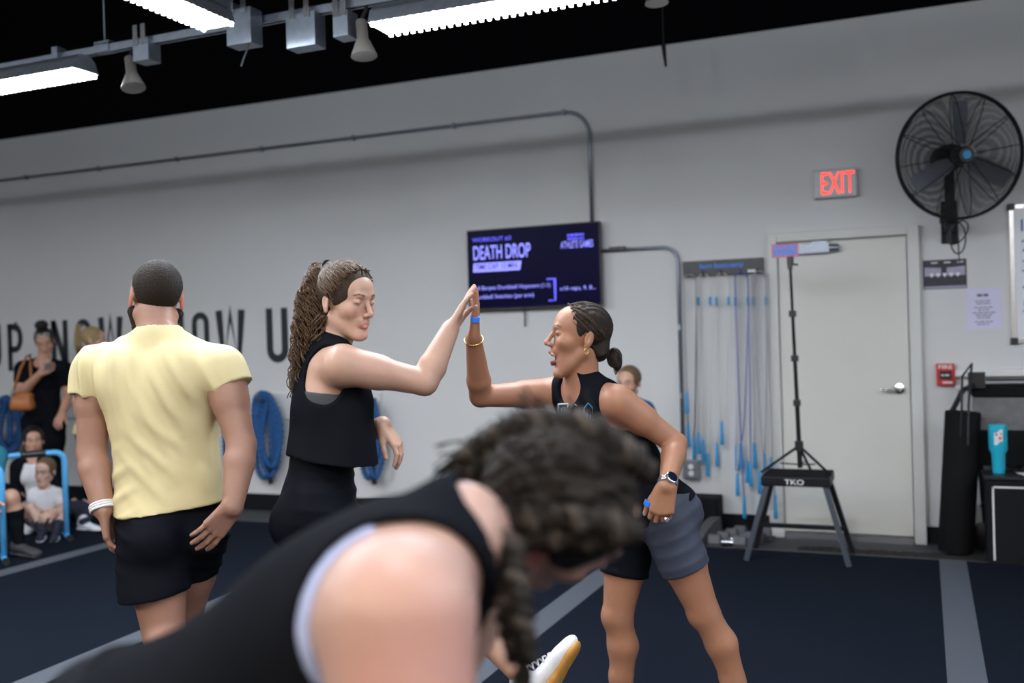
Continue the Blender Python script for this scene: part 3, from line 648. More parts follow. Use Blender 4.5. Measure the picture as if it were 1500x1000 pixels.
def fixture(c, d, L, label, on=True, lamp=True, group='linear ceiling lights', color=LED_COOL, side=False):
    d = Vector(d).normalized(); s = Vector((0,0,1)).cross(d); c = Vector(c)
    t = thing('linear_light', c, label, 'ceiling light', group)
    mb = MB(); prof = [(-.085, 0), (-.065, .055), (-.03, .085), (.03, .085), (.065, .055), (.085, 0)]
    va = [c-d*(L/2)+s*x+Vector((0,0,z)) for x, z in prof]; vb = [c+d*(L/2)+s*x+Vector((0,0,z)) for x, z in prof]
    n = 6; mb.add(va+vb, [(i, i+1, n+i+1, n+i) for i in range(n-1)] + [tuple(range(n-1, -1, -1)), tuple(range(n, 2*n))])
    mb.build('housing', 'galv_dull', t)
    mb = MB(); mb.box(c+Vector((0,0,-.003)), (L/2-.005, .075, .004), Matrix((d, s, Vector((0,0,1)))).transposed())
    rm = Matrix((d, s, Vector((0,0,1)))).transposed()
    nt_ = int(L/.035)
    for k in range(nt_):
        for q in (-1, 1): mb.box(c+d*(-L/2+.02+k*(L-.04)/(nt_-1))+s*(q*.077)+Vector((0,0,-.008)), (.007, .006, .010), rm)
    mb.build('lens', 'led', t)
    for q in (-.35, .35):
        mb = MB(); mb.box(c+d*(L*q)+Vector((0,0,.11)), (.02, .03, .035), rm); mb.build('clip', 'galv', t)
    if lamp:
        li = bpy.data.lights.new('panel_lamp', 'AREA'); li.shape = 'RECTANGLE'; li.size = L; li.size_y = .14; li.energy = LED_POWER*L*(.7 if side else 2.3 if color == LED_COOL else 3.0); li.color = color
        lo = bpy.data.objects.new('panel_lamp', li); col.objects.link(lo); lo.matrix_world = rm.to_4x4(); lo.location = c+Vector((0, 0, -.02)); bpy.context.view_layer.update(); set_parent(lo, t)
        for q in (-.33, 0, .33):      # light leaving the sides of the toothed lens
            li = bpy.data.lights.new('side_lamp', 'POINT'); li.energy = LED_POWER*L*(.75 if side else .16); li.color = color; li.shadow_soft_size = .03
            lo = bpy.data.objects.new('side_lamp', li); col.objects.link(lo); lo.location = c+d*(L*q)+Vector((0, 0, -.06)); bpy.context.view_layer.update(); set_parent(lo, t)
    return t
f1 = on_y(128, 104, SY-.02); fixture((f1.x-.62, SY-.02, f1.z), (1, 0, 0), 1.22, 'bright linear ceiling light clipped under the long strut beside a silver spot lamp')
f3a = on_y(549, 42, SY-.25); fixture((f3a.x+.64, SY-.25, f3a.z), (1, 0, 0), 1.25, 'bright linear ceiling light with toothed lens hung alone past the spot lamp')
f2 = P(330, 38, 4.4); fixture((f2.x-.02, f2.y-.62, f2.z), (0.0, 1, 0), 1.22, 'linear ceiling light running toward the junction boxes, lit along its lower edge')
# further rows of the same lights, out of view, added to light the gym
for i, (x, y) in enumerate([(-7.5, 1.2), (-5.2, 1.2), (-2.9, 1.2), (-.6, 1.2), (1.7, 1.2), (4.0, 1.2), (-7.5, -1.6), (-5.2, -1.6), (-2.9, -1.6), (-.6, -1.6), (1.7, -1.6), (4.0, -1.6), (2.6, 3.4), (4.9, 3.4), (-9.5, 3.6)]):
    fixture((x, y, SZ+.12), (1, 0, 0), 1.22, 'unseen linear ceiling light added in rows to light the open gym floor', color=LED_COOL if y > 0 else LED_WARM, side=0 < y < 2)
def jbox(p, label, w=.06, h=.075):
    t = thing('junction_box', p, label, 'junction box', 'junction boxes under the strut')
    mb = MB(); mb.box(p, (w, .045, h)); mb.build('box', 'galv', t, bevel=.003)
    mb = MB()
    for q in (-.5, .5): mb.box(Vector(p)+Vector((w*q, -.05, h+.02)), (.014, .003, .05))
    mb.build('mounting_strap', 'steel', t)
def spot(p, tilt, label, rod=None):
    t = thing('spot_lamp', p, label, 'spot lamp', 'silver spot lamps')
    ax = Vector(tilt).normalized(); p = Vector(p)
    mb = MB(); mb.lathe(p, [(.022, 0), (.026, .005), (.026, .09), (.032, .10), (.058, .165), (.060, .172), (.05, .17)], 24, ax); mb.build('shade', 'lamp_shell', t, smooth='auto')
    mb = MB(); mb.lathe(p+ax*.160, [(.045, 0), (.047, .004)], 20, ax); mb.build('bulb', 'white_plastic', t)
    mb = MB(); mb.tube([p, p-ax*.02+Vector((.03,0,.03)), p+Vector((.03, 0, rod-p.z if rod else .10))], .009, 8); mb.build('arm', 'black_metal', t)
b1 = on_y(215, 76, SY); jbox(b1, 'galvanised box beside the lone spot lamp on the strut', .05, .055); spot(on_y(190, 84, SY), (.25, -.15, -1), 'silver cone spot lamp beside the single galvanised box', SZ)
b2 = on_y(358, 42, SY-.08); jbox(b2, 'galvanised box shaded dark on its front, next to the light end', .07, .085)
b3 = on_y(448, 47, SY); jbox(b3, 'galvanised box held by two perforated straps', .08, .08)
b4 = on_y(506, 38, SY); jbox(b4, 'smaller galvanised box next to the second spot lamp', .04, .06); spot(on_y(529, 30, SY), (.12, -.1, -1), 'silver cone spot lamp between the small box and the toothed light', SZ+.02)
p = b2+Vector((.05, -.02, -.06)); mb = MB(); mb.tube([p+Vector((0,0,.03)), p, p+Vector((-.03, 0, -.06)), p+Vector((-.06, 0, -.12))], .004, 6); tag(mb.build('loose_wire', 'cord_black'), 'loose black wire dangling below the shaded junction box', 'wire')
p = W(972, 68, .9); 
t = thing('hanging_cord', (p.x, p.y, 5.2), 'thin black cord with small end hook hanging from the dark ceiling', 'cord')
mb = MB(); mb.tube([(p.x, p.y, 5.2), (p.x, p.y, p.z)], .004, 6); mb.build('cord', 'cord_black', t)
mb = MB(); mb.tube([(p.x, p.y, p.z+.01), (p.x+.004, p.y, p.z-.05), (p.x+.012, p.y, p.z-.13)], [.016, .012, .008], 8); mb.build('hook', 'black_metal', t)
p = P(960, -3, 5.0); spot(p+Vector((0,0,.14)), (0.05, -.05, -1), 'silver spot lamp hanging by itself above the wall, past the black cord', 5.2)
# ================================================================== people: smooth-blended solid modelling
def npv(v): return np.array([v[0], v[1], v[2]], dtype=np.float64)
def unit(v): v = np.asarray(v, float); return v/np.linalg.norm(v)
class Cone:
    def __init__(s, a, b, ra, rb, flat=None, q=1.0, clip=None):
        s.a, s.b, s.ra, s.rb = npv(a), npv(b), ra, rb; s.flat = None if flat is None else unit(npv(flat)); s.q = q; s.clip = clip
    def box(s):
        r = max(s.ra, s.rb)*max(1, s.q); return np.minimum(s.a, s.b)-r, np.maximum(s.a, s.b)+r
    def ev(s, X, Y, Z):
        a = s.a; ba = s.b-a; L2 = max(ba@ba, 1e-12)
        px, py, pz = X-a[0], Y-a[1], Z-a[2]
        t = np.clip((px*ba[0]+py*ba[1]+pz*ba[2])/L2, 0, 1)
        vx, vy, vz = px-t*ba[0], py-t*ba[1], pz-t*ba[2]
        d2 = vx*vx+vy*vy+vz*vz
        if s.flat is not None:
            n = s.flat; vn = vx*n[0]+vy*n[1]+vz*n[2]; d2 = d2+vn*vn*(1/s.q**2-1)
            d = (np.sqrt(np.maximum(d2, 0))-(s.ra+(s.rb-s.ra)*t))*min(1, s.q)
        else: d = np.sqrt(d2)-(s.ra+(s.rb-s.ra)*t)
        if s.clip is not None:
            for p, n in s.clip: d = np.maximum(d, (X-p[0])*n[0]+(Y-p[1])*n[1]+(Z-p[2])*n[2])
        return d
class Ell:
    def __init__(s, c, r, R=None):
        s.c = npv(c); s.r = np.array(r, float); s.R = np.eye(3) if R is None else np.array(R, float)   # columns of R: axes
    def box(s):
        e = np.sqrt(((s.R*s.r)**2).sum(1)); return s.c-e, s.c+e
    def ev(s, X, Y, Z):
        px, py, pz = X-s.c[0], Y-s.c[1], Z-s.c[2]; k0 = 0; k1 = 0
        for i in range(3):
            ax = s.R[:, i]; q = px*ax[0]+py*ax[1]+pz*ax[2]
            k0 = k0+(q/s.r[i])**2; k1 = k1+(q/s.r[i]**2)**2
        k0 = np.sqrt(k0); k1 = np.sqrt(k1)+1e-9
        return k0*(k0-1)/k1
class Box:
    def __init__(s, c, h, R=None, r=.005):
        s.c = npv(c); s.h = np.array(h, float)-r; s.R = np.eye(3) if R is None else np.array(R, float); s.r = r
    def box(s):
        e = (np.abs(s.R)*(s.h+s.r)).sum(1); return s.c-e, s.c+e
    def ev(s, X, Y, Z):
        px, py, pz = X-s.c[0], Y-s.c[1], Z-s.c[2]; o = 0; i_ = -1e9
        for i in range(3):
            ax = s.R[:, i]; q = np.abs(px*ax[0]+py*ax[1]+pz*ax[2])-s.h[i]
            o = o+np.maximum(q, 0)**2; i_ = np.maximum(i_, q)
        return np.sqrt(o)+np.minimum(i_, 0)-s.r
def field(ops, lo, hi, h):
    lo = np.floor(np.asarray(lo)/h)*h; n = np.ceil((np.asarray(hi)-lo)/h).astype(int)+1
    ax = [lo[i]+h*np.arange(n[i]) for i in range(3)]
    f = np.full(tuple(n), 1.0, np.float32)
    for op in ops:
        kind, prim, k = op[0], op[1], op[2]; infl = op[3] if len(op) > 3 else 0.0
        if kind == 'plane':
            p, nn = prim; d = (ax[0][:, None, None]-p[0])*nn[0]+(ax[1][None, :, None]-p[1])*nn[1]+(ax[2][None, None, :]-p[2])*nn[2]
            np.maximum(f, d.astype(np.float32), out=f); continue
        b0, b1 = prim.box(); mg = k*1.2+3*h+max(infl, 0)
        i0 = np.clip(np.floor((b0-mg-lo)/h).astype(int), 0, n); i1 = np.clip(np.ceil((b1+mg-lo)/h).astype(int)+1, 0, n)
        if np.any(i1 <= i0): continue
        sl = tuple(slice(i0[i], i1[i]) for i in range(3))
        X = ax[0][sl[0]][:, None, None]; Y = ax[1][sl[1]][None, :, None]; Z = ax[2][sl[2]][None, None, :]
        d = (prim.ev(X, Y, Z)-infl).astype(np.float32); a = f[sl]
        if kind == 'add':
            if k > 0:
                hh = np.maximum(k-np.abs(a-d), 0)/k; f[sl] = np.minimum(a, d)-hh*hh*k*.25
            else: f[sl] = np.minimum(a, d)
        else:
            d = -d
            if k > 0:
                hh = np.maximum(k-np.abs(a-d), 0)/k; f[sl] = np.maximum(a, d)+hh*hh*k*.25
            else: f[sl] = np.maximum(a, d)
    return f, lo, h
def nets(f, lo, h):
    """naive surface nets -> verts, quads"""
    s = f < 0
    c = np.zeros(tuple(np.array(f.shape)-1), np.uint8)
    for dx in (0, 1):
        for dy in (0, 1):
            for dz in (0, 1): c += s[dx:s.shape[0]-1+dx, dy:s.shape[1]-1+dy, dz:s.shape[2]-1+dz]
    cells = np.argwhere((c > 0) & (c < 8))
    if len(cells) == 0: return np.zeros((0, 3)), np.zeros((0, 4), int)
    idx = -np.ones(c.shape, np.int64); idx[cells[:, 0], cells[:, 1], cells[:, 2]] = np.arange(len(cells))
    acc = np.zeros((len(cells), 3)); cnt = np.zeros(len(cells))
    corners = [(0,0,0),(1,0,0),(0,1,0),(1,1,0),(0,0,1),(1,0,1),(0,1,1),(1,1,1)]
    vals = {q: f[cells[:, 0]+q[0], cells[:, 1]+q[1], cells[:, 2]+q[2]].astype(np.float64) for q in corners}
    for q0 in corners:
        for a in range(3):
            if q0[a] == 0:
                q1 = tuple(q0[i]+(1 if i == a else 0) for i in range(3)); v0, v1 = vals[q0], vals[q1]
                m_ = (v0 < 0) != (v1 < 0); t = np.where(m_, v0/np.where(m_, v0-v1, 1), 0)
                p = np.tile(np.array(q0, float), (len(cells), 1)); p[:, a] += t
                acc += p*m_[:, None]; cnt += m_
    V = lo+h*(cells+acc/cnt[:, None]); Q = []
    for a in range(3):
        b_, c_ = (a+1) % 3, (a+2) % 3
        sl0 = [slice(None)]*3; sl1 = [slice(None)]*3; sl0[a] = slice(0, -1); sl1[a] = slice(1, None)
        s0, s1 = s[tuple(sl0)], s[tuple(sl1)]; e = np.argwhere(s0 != s1)
        ok = (e[:, b_] > 0) & (e[:, c_] > 0) & (e[:, b_] < c.shape[b_]) & (e[:, c_] < c.shape[c_]); e = e[ok]
        ins = s0[e[:, 0], e[:, 1], e[:, 2]]
        def g(db, dc):
            q = e.copy(); q[:, b_] -= db; q[:, c_] -= dc; return idx[q[:, 0], q[:, 1], q[:, 2]]
        quad = np.stack([g(1, 1), g(0, 1), g(0, 0), g(1, 0)], 1)
        quad[~ins] = quad[~ins][:, ::-1]; Q.append(quad)
    Q = np.concatenate(Q); Q = Q[(Q >= 0).all(1)]
    return V, Q
def relax(V, Q, it):
    for _ in range(it):
        acc = np.zeros_like(V); cnt = np.zeros(len(V))
        for i in range(4):
            a, b = Q[:, i], Q[:, (i+1) % 4]
            for ax in range(3): acc[:, ax] += np.bincount(a, V[b, ax], len(V))+np.bincount(b, V[a, ax], len(V))
            cnt += np.bincount(a, minlength=len(V))+np.bincount(b, minlength=len(V))
        V = V*.4+.6*acc/np.maximum(cnt, 1)[:, None]
    return V
def vnormals(V, Q):
    n = np.cross(V[Q[:, 2]]-V[Q[:, 0]], V[Q[:, 3]]-V[Q[:, 1]]); N = np.zeros_like(V)
    for i in range(4):
        for ax in range(3): N[:, ax] += np.bincount(Q[:, i], n[:, ax], len(V))
    return N/np.maximum(np.linalg.norm(N, axis=1), 1e-12)[:, None]
def bounds(ops):
    lo = np.full(3, 1e9); hi = -lo
    for op in ops:
        if op[0] == 'add':
            b0, b1 = op[1].box(); e = (op[3] if len(op) > 3 else 0)+.02; lo = np.minimum(lo, b0-e); hi = np.maximum(hi, b1+e)
    return lo, hi
def sdf_mesh(ops, h, refine=(), it=1):
    """refine: list of (center, radius, h) spheres meshed more finely"""
    lo, hi = bounds(ops); f, l, hh = field(ops, lo, hi, h); V, Q = nets(f, l, hh); V = relax(V, Q, it); parts = []
    keep = np.ones(len(Q), bool); cen = V[Q].mean(1)
    for c, r, h2 in refine: keep &= np.linalg.norm(cen-npv(c), axis=1) > r-1.2*h
    parts.append((V, Q[keep]))
    for k, (c, r, h2) in enumerate(refine):
        c = npv(c); f, l, hh = field(ops, np.maximum(c-r-.01, lo), np.minimum(c+r+.01, hi), h2); V, Q = nets(f, l, hh); V = relax(V, Q, it)
        cen = V[Q].mean(1); kp = np.linalg.norm(cen-c, axis=1) < r
        for j, (c2, r2, _) in enumerate(refine):
            if j < k: kp &= np.linalg.norm(cen-npv(c2), axis=1) > r2-1.2*h2
        parts.append((V, Q[kp]))
    Vs, Qs, o = [], [], 0
    for V, Q in parts:
        u, inv = np.unique(Q, return_inverse=True); Vs.append(V[u]); Qs.append(inv.reshape(-1, 4)+o); o += len(u)
    return np.concatenate(Vs), np.concatenate(Qs)
def np_mesh(name, V, Q, mt, parent=None, colors=None):
    me = bpy.data.meshes.new(name)
    me.vertices.add(len(V)); me.vertices.foreach_set('co', V.astype(np.float32).ravel())
    me.loops.add(len(Q)*4); me.loops.foreach_set('vertex_index', Q.astype(np.int32).ravel())
    me.polygons.add(len(Q)); me.polygons.foreach_set('loop_start', np.arange(0, len(Q)*4, 4, dtype=np.int32)); me.polygons.foreach_set('loop_total', np.full(len(Q), 4, np.int32))
    me.polygons.foreach_set('use_smooth', np.ones(len(Q), bool)); me.update(calc_edges=True); me.validate()
    if colors is not None:
        ca = me.color_attributes.new('tint', 'FLOAT_COLOR', 'POINT'); cc = np.ones((len(V), 4), np.float32); cc[:, :3] = colors; ca.data.foreach_set('color', cc.ravel())
    return link_mesh(name, me, mt, parent)
def tinted(V, base, spots):
    """spots: (a, b, radius, softness, colour) capsules of skin colour: lips, brows, nails"""
    C = np.tile(np.array(base, float), (len(V), 1))
    for a, b, r, soft, colr, st in spots:
        a, b = npv(a), npv(b); ba = b-a; t = np.clip(((V-a)@ba)/max(ba@ba, 1e-12), 0, 1); d = np.linalg.norm(V-a-t[:, None]*ba, axis=1)
        w = np.clip((r+soft-d)/max(soft, 1e-6), 0, 1); w = (w*w*(3-2*w)*st)[:, None]; C = C*(1-w)+np.array(colr)*w
    return C
def folds(V, N, terms):
    """cloth folds: terms (direction, wavelength, amplitude, warp, centre, reach)"""
    D = np.zeros(len(V))
    for dr, wl, am, wp_, ce, re in terms:
        dr = unit(dr); ph = V@dr/wl*2*math.pi; side = unit(np.cross(dr, [.3, .5, .8])); s2 = np.cross(dr, side)
        ph = ph+wp_*np.sin(V@side*9+1.3)+wp_*.7*np.sin(V@s2*13+.4)
        wv = (.5+.5*np.sin(ph))**2
        env = .45+.55*np.sin(V@side*11+V@s2*7+2.0)
        g = 1.0 if ce is None else np.exp(-(np.linalg.norm(V-npv(ce), axis=1)/re)**2)
        D += am*(wv-.35)*env*g
    return V+N*D[:, None]

# ------------------------------------------------------------------ anatomy
def head_ops(c, Rm, s=1.0, male=False, mouth=0.0, eyes='closed'):
    """Rm columns: right, forward, up.  returns ops and a local->world function"""
    c = npv(c); L = lambda x, y, z: c+Rm@(np.array([x, y, z])*s)
    E = lambda x, y, z, a, b, d, k=.012, kind='add': (kind, Ell(L(x, y, z), (a*s, b*s, d*s), Rm), k)
    K = lambda p, q, r0, r1, k=.01, kind='add': (kind, Cone(L(*p), L(*q), r0*s, r1*s), k)
    j = -.030*mouth; jb = -.012*mouth; w = 1.06 if male else 1.0
    o = [E(0, -.008, .035, .073*w, .094, .083, 0), E(0, .030, .045, .060, .060, .056, .02), E(0, .028, -.022, .057*w, .058, .072, .02),
         E(0, .042+jb*.5, -.068+j*.6, .043*w, .042, .042, .02)]
    for q in (-1, 1):
        o += [K((q*.050*w, -.008, -.052), (q*.016, .066+jb, -.098+j), .016, .017, .018), E(q*.038, .054, -.020, .024, .027, .022, .02)]
    o += [E(0, .074+jb, -.100+j, .020*w, .015, .016, .015)]
    o += [K((-.030, .084, .028), (.030, .084, .028), .009, .009, .015)]
    for q in (-1, 1):
        o += [E(q*.032, .097, .010, .015, .013, .009, .014, 'sub'), E(q*.031, .0755, .010, .0135, .0135, .0115, .004)]
    o += [K((0, .088, .016), (0, .111, -.025), .0065, .0085, .010), E(0, .1105, -.0285, .0095, .0095, .0085, .006)]
    for q in (-1, 1): o += [E(q*.0105, .099, -.032, .0075, .010, .0075, .005), E(q*.006, .106, -.038, .0032, .005, .004, .003, 'sub')]
    o += [E(0, .078, -.052, .026, .018, .018, .012)]
    if mouth > .2:
        o += [E(0, .088, -.069-.012*mouth, .017, .034, .006+.013*mouth, .006, 'sub')]
    else:
        o += [K((-.020, .087, -.0625), (.020, .087, -.0625), .0035, .0035, .004, 'sub')]
    for q in (-1, 1):
        o += [K((q*.021, .084, -.061+j*.3), (0, .0965, -.0565), .0032, .0055, .004), K((q*.019, .083+jb, -.066+j*.75), (0, .0945+jb, -.0695+j*1.0), .0036, .0062, .004)]
    if mouth > .2: o += [E(0, .070, -.078+j*.5, .014, .024, .007, .003)]
    for q in (-1, 1):
        Re = Rm@np.array(Matrix.Rotation(-.25*q, 3, 'Z') @ Matrix.Rotation(.2, 3, 'X'))
        o += [('add', Ell(L(q*.0755, -.020, -.002), (.0075*s, .0160*s, .0285*s), Re), .006), ('sub', Ell(L(q*.0845, -.014, .002), (.006*s, .009*s, .017*s), Re), .004), ('add', Ell(L(q*.077, -.013, -.027), (.005*s, .008*s, .009*s), Re), .004)]
    return o, L
def face_spots(L, skin, lip, brow, s=1.0, eyes='closed', mouth=0.0, lash=(.05, .03, .02)):
    sp = []; j = -.030*mouth; jb = -.012*mouth
    for q in (-1, 1):
        sp += [(L(q*.018, .094, .031), L(q*.036, .088, .035), .0022*s, .003*s, brow, .95), (L(q*.036, .088, .035), L(q*.049, .074, .030), .0015*s, .003*s, brow, .9)]
        sp += [(L(q*.020, .099, -.057), L(0, .1025, -.055), .0035*s, .003*s, lip, .85), (L(q*.017, .092+jb, -.068+j), L(0, .099+jb, -.0695+j), .0045*s, .003*s, lip, .85)]
        if eyes == 'closed':
            sp += [(L(q*.020, .0885, .006), L(q*.031, .091, .0035), .0009*s, .0022*s, lash, .85), (L(q*.031, .091, .0035), L(q*.043, .083, .007), .0009*s, .0022*s, lash, .85)]
        else:
            sp += [(L(q*.024, .089, .010), L(q*.038, .087, .010), .0045*s, .003*s, (.55, .5, .48), .8), (L(q*.031, .091, .010), L(q*.031, .091, .0101), .005*s, .002*s, (.03, .02, .015), .95), (L(q*.020, .089, .0155), L(q*.042, .084, .0155), .001*s, .002*s, lash, .8)]
        sp += [(L(q*.042, .07, -.02), L(q*.042, .07, -.0201), .004*s, .03*s, (skin[0]*1.02, skin[1]*.78, skin[2]*.75), .55)]
    if mouth > .2: sp += [(L(0, .072, -.075+j*.4), L(0, .060, -.075+j*.4), .018*s, .004*s, (.16, .02, .02), .95), (L(-.014, .090, -.0615), L(.014, .090, -.0615), .003*s, .002*s, (.7, .66, .6), .9)]
    sp += [(L(0, .112, -.028), L(0, .108, -.02), .003*s, .015*s, (skin[0], skin[1]*.85, skin[2]*.82), .4)]
    return sp
def hand_ops(w, f, n, t, s=1.0, curl=((.1, .2, .1),)*4, spread=.06, thumb=(.75, .6, .25), tcurl=(.15, .3)):
    """w wrist; f finger direction, n out of the palm, t towards the thumb"""
    w = npv(w); f = unit(npv(f)); n = npv(n); n = unit(n-f*(n@f)); t0 = npv(t); t = np.cross(f, n); t = t if t@t0 > 0 else -t
    o = []; tips = []
    kn = [(.086, .030), (.090, .010), (.086, -.011), (.077, -.030)]; ln = [.070, .079, .073, .057]; rd = [.0086, .0088, .0084, .0074]
    for (fx, tx), l, r, cu, i in zip(kn, ln, rd, curl, range(4)):
        k = w+(f*fx+t*tx)*s
        o += [('add', Cone(w+(f*.004+t*tx*.62)*s, k, .0155*s, .0118*s, n, .88), .012)]
        a = 0; p = k; sd = spread*(1.5-i)
        segs = []
        for q, (fr, th_) in enumerate(zip((.46, .30, .24), cu)):
            a += th_; d = unit(f*math.cos(a)+n*math.sin(a)+t*sd*math.cos(a)); p2 = p+d*l*fr*s
            o += [('add', Cone(p, p2, r*(1.05-.07*q)*s, r*(.98-.09*q)*s), .0025)]; p = p2
        tips.append((p, unit(d), unit(np.cross(np.cross(d, n), d))))
    b = w+(f*.018+t*.022+n*.006)*s; d = unit(f*thumb[0]+t*thumb[1]+n*thumb[2]); p = b+d*.042*s
    o += [('add', Cone(b, p, .0165*s, .0125*s), .012)]
    for q, th_ in enumerate(tcurl):
        d = unit(d*math.cos(th_)+unit(f*.6-t*.6+n*.3)*math.sin(th_)); p2 = p+d*(.030-.005*q)*s
        o += [('add', Cone(p, p2, (.0105-.001*q)*s, (.0098-.0018*q)*s), .003)]; p = p2
    tips.append((p, d, n))
    return o, tips
def body_ops(J, male=False, bs=1.0, arm=1.0, leg=1.0, bust=1.0, neck=.052, hips=1.0, waist=1.0):
    J = {k: npv(v) for k, v in J.items()}; Pc, Nk = J['pelvis'], J['neck']; u = unit(Nk-Pc); L = np.linalg.norm(Nk-Pc)
    r = J['SR']-J['SL']; r = unit(r-u*(r@u)); f = np.cross(u, r)
    rp = J['HR']-J['HL']; rp = unit(rp-u*(rp@u)); fp = np.cross(u, rp)
    Rt = np.stack([r, f, u], 1); Rp = np.stack([rp, fp, u], 1); mid = np.stack([unit(r+rp), unit(f+fp), u], 1)
    g = {}; S = bs
    ch = (.165, .118, .17) if male else (.132, .100, .15)
    g['torso'] = [('add', Ell(Pc+u*.02, (.150*S*hips, .112*S, .10*S), Rp), .03),
        ('add', Cone(Pc+u*.06*S, Pc+u*(L*.55), .130*S*waist, .122*S*waist, mid[:, 1], .78), .04),
        ('add', Ell(Pc+u*(L*.68), (ch[0]*S, ch[1]*S, ch[2]*S), Rt), .04),
        ('add', Ell(Nk-u*.065*S, (.135*S, .074*S, .062*S), Rt), .035)]
    for q, sh in ((-1, J['SL']), (1, J['SR'])):
        g['torso'] += [('add', Cone(Nk+u*.015-f*.012, sh-r*q*.02+u*.008, .046*S, .036*S), .03),
                       ('add', Cone(Nk-u*.07*S, sh-r*q*.012-u*.01, .065*S, .052*S*arm), .03),
                       ('add', Ell(Pc+rp*q*.068*S-fp*.052*S-u*.045*S, (.084*S*hips, .085*S, .090*S), Rp), .03)]
        if not male: g['torso'] += [('add', Ell(Pc+u*(L*.655)+f*.082*S+r*q*.062*S, (.056*S*bust, .050*S*bust, .056*S*bust), Rt), .03)]
        else: g['torso'] += [('add', Ell(Pc+u*(L*.78)+f*.075*S+r*q*.075*S, (.08*S, .05*S, .06*S), Rt), .03), ('add', Ell(Pc+u*(L*.80)-f*.07*S+r*q*.085*S, (.075*S, .05*S, .09*S), Rt), .03)]
    for sd in 'LR':
        sh, el, wr = J['S'+sd], J['E'+sd], J['W'+sd]; a = arm*S; fo = el+(wr-el)*.28
        g['arm'+sd] = [('add', Cone(sh, sh+(el-sh)*.42, .056*a, .050*a), .03), ('add', Cone(sh+(el-sh)*.3, el, .048*a, .037*a), .015),
                       ('add', Cone(el, fo, .037*a, .0405*a), .012), ('add', Cone(fo, wr, .0405*a, .0265*a), .01)]
        h_, k, an = J['H'+sd], J['K'+sd], J['A'+sd]; l = leg*S; kd = unit(an-k); th = unit(k-h_)
        back = fp-kd*(fp@kd); back = -unit(back)
        if 'calf' in J: back = unit(J['calf']-kd*(J['calf']@kd))
        cb = k+(an-k)*.30+back*.014
        g['leg'+sd] = [('add', Cone(h_, h_+(k-h_)*.45, .090*l, .078*l), .03), ('add', Cone(h_+(k-h_)*.4, k, .080*l, .054*l), .02),
                       ('add', Ell(k-back*.018, (.040*l, .040*l, .046*l)), .02),
                       ('add', Cone(k, cb, .050*l, .054*l), .02), ('add', Cone(cb, k+(an-k)*.62+back*.006, .054*l, .041*l), .02), ('add', Cone(k+(an-k)*.6, an, .042*l, .033*l), .02)]
    hd = J['head']; g['neck'] = [('add', Cone(Nk-u*.01, hd, neck*S*1.08, neck*S), .022)]
    return g, dict(u=u, r=r, f=f, rp=rp, fp=fp, L=L, Pc=Pc, Nk=Nk, J=J)
def infl(ops, e): return [(o[0], o[1], o[2], e) for o in ops]
def frame(fw, up):
    """head frame from world forward and up"""
    f = unit(npv(fw)); u = npv(up); u = unit(u-f*(u@f)); r = np.cross(f, u); return np.stack([r, f, u], 1)
def cv(a, b, c): return npv(CR)*a+npv(CU)*b+npv(CF)*c        # direction from picture right / up / away
def shoe_ops(an, toe_dir, up, s=1.0, sole=True):
    an = npv(an); t = unit(npv(toe_dir)); u = npv(up); u = unit(u-t*(u@t)); r = np.cross(t, u); Rm = np.stack([r, t, u], 1)
    L = lambda x, y, z: an+Rm@(np.array([x, y, z])*s)
    up_ = [('add', Ell(L(0, -.022, -.035), (.036*s, .045*s, .045*s), Rm), 0), ('add', Cone(L(0, -.01, .0), L(0, -.012, -.04), .040*s, .042*s), .02), ('add', Cone(L(0, .0, -.04), L(0, .12, -.058), .040*s, .036*s, u, .8), .02), ('add', Ell(L(0, .150, -.062), (.042*s, .055*s, .026*s), Rm), .02), ('plane', (L(0, 0, -.078), -u), 0)]
    so = [('add', Cone(L(0, -.035, -.083), L(0, .06, -.083), .040*s, .038*s, u, .42), 0), ('add', Cone(L(0, .06, -.083), L(.0, .155, -.080), .040*s, .043*s, u, .40), .01)]
    return up_, so, L, Rm
defm('skin', (.6, .4, .3), .48, attr='tint', sss=.12, noise=.05, nscale=60, bump=.04, bscale=350)
defm('black_cloth', (.007, .008, .011), .8, noise=.2, nscale=300, bump=.15, bscale=500, spec=.015)
defm('black_sport', (.006, .007, .011), .55, noise=.2, nscale=300, bump=.1, bscale=500, spec=.03)
defm('slate_cloth', (.040, .050, .082), .55, noise=.12, nscale=300, bump=.1, bscale=500)
defm('yellow_cloth', (.66, .57, .32), .8, noise=.05, nscale=200, bump=.1, bscale=500)
defm('bra_grey', (.03, .034, .04), .7); defm('bra_blue', (.38, .45, .70), .7)
def hairmat(k, c, rough=.45, st=(30, 30, 30)): defm(k, c, rough, noise=.55, nscale=3, bump=.5, bscale=6, stretch=st, spec=.22)
hairmat('hair_brown', (.085, .048, .026), .42, (60, 60, 60)); hairmat('hair_dark', (.020, .014, .011), .35, (12, 60, 60)); hairmat('hair_short', (.022, .015, .011), .6, (90, 90, 90))
hairmat('hair_blond', (.36, .25, .13), .5, (60, 60, 60)); hairmat('hair_black', (.012, .009, .008), .4, (60, 60, 60)); hairmat('hair_ash_light', (.062, .050, .042), .5, (50, 50, 50)); hairmat('hair_brown_dark', (.040, .023, .013), .5, (60, 60, 60)); hairmat('hair_ash', (.017, .0135, .011), .5, (50, 50, 50)); hairmat('hair_boy', (.16, .10, .055), .6, (60, 60, 60)); hairmat('hair_streak', (.16, .11, .065), .4, (60, 60, 60))
defm('nail_blue', (.08, .33, .75), .3); defm('gold', (.7, .45, .15), .25, .9); defm('silver', (.7, .7, .72), .25, .9); defm('watch_face', (.008, .010, .03), .15)
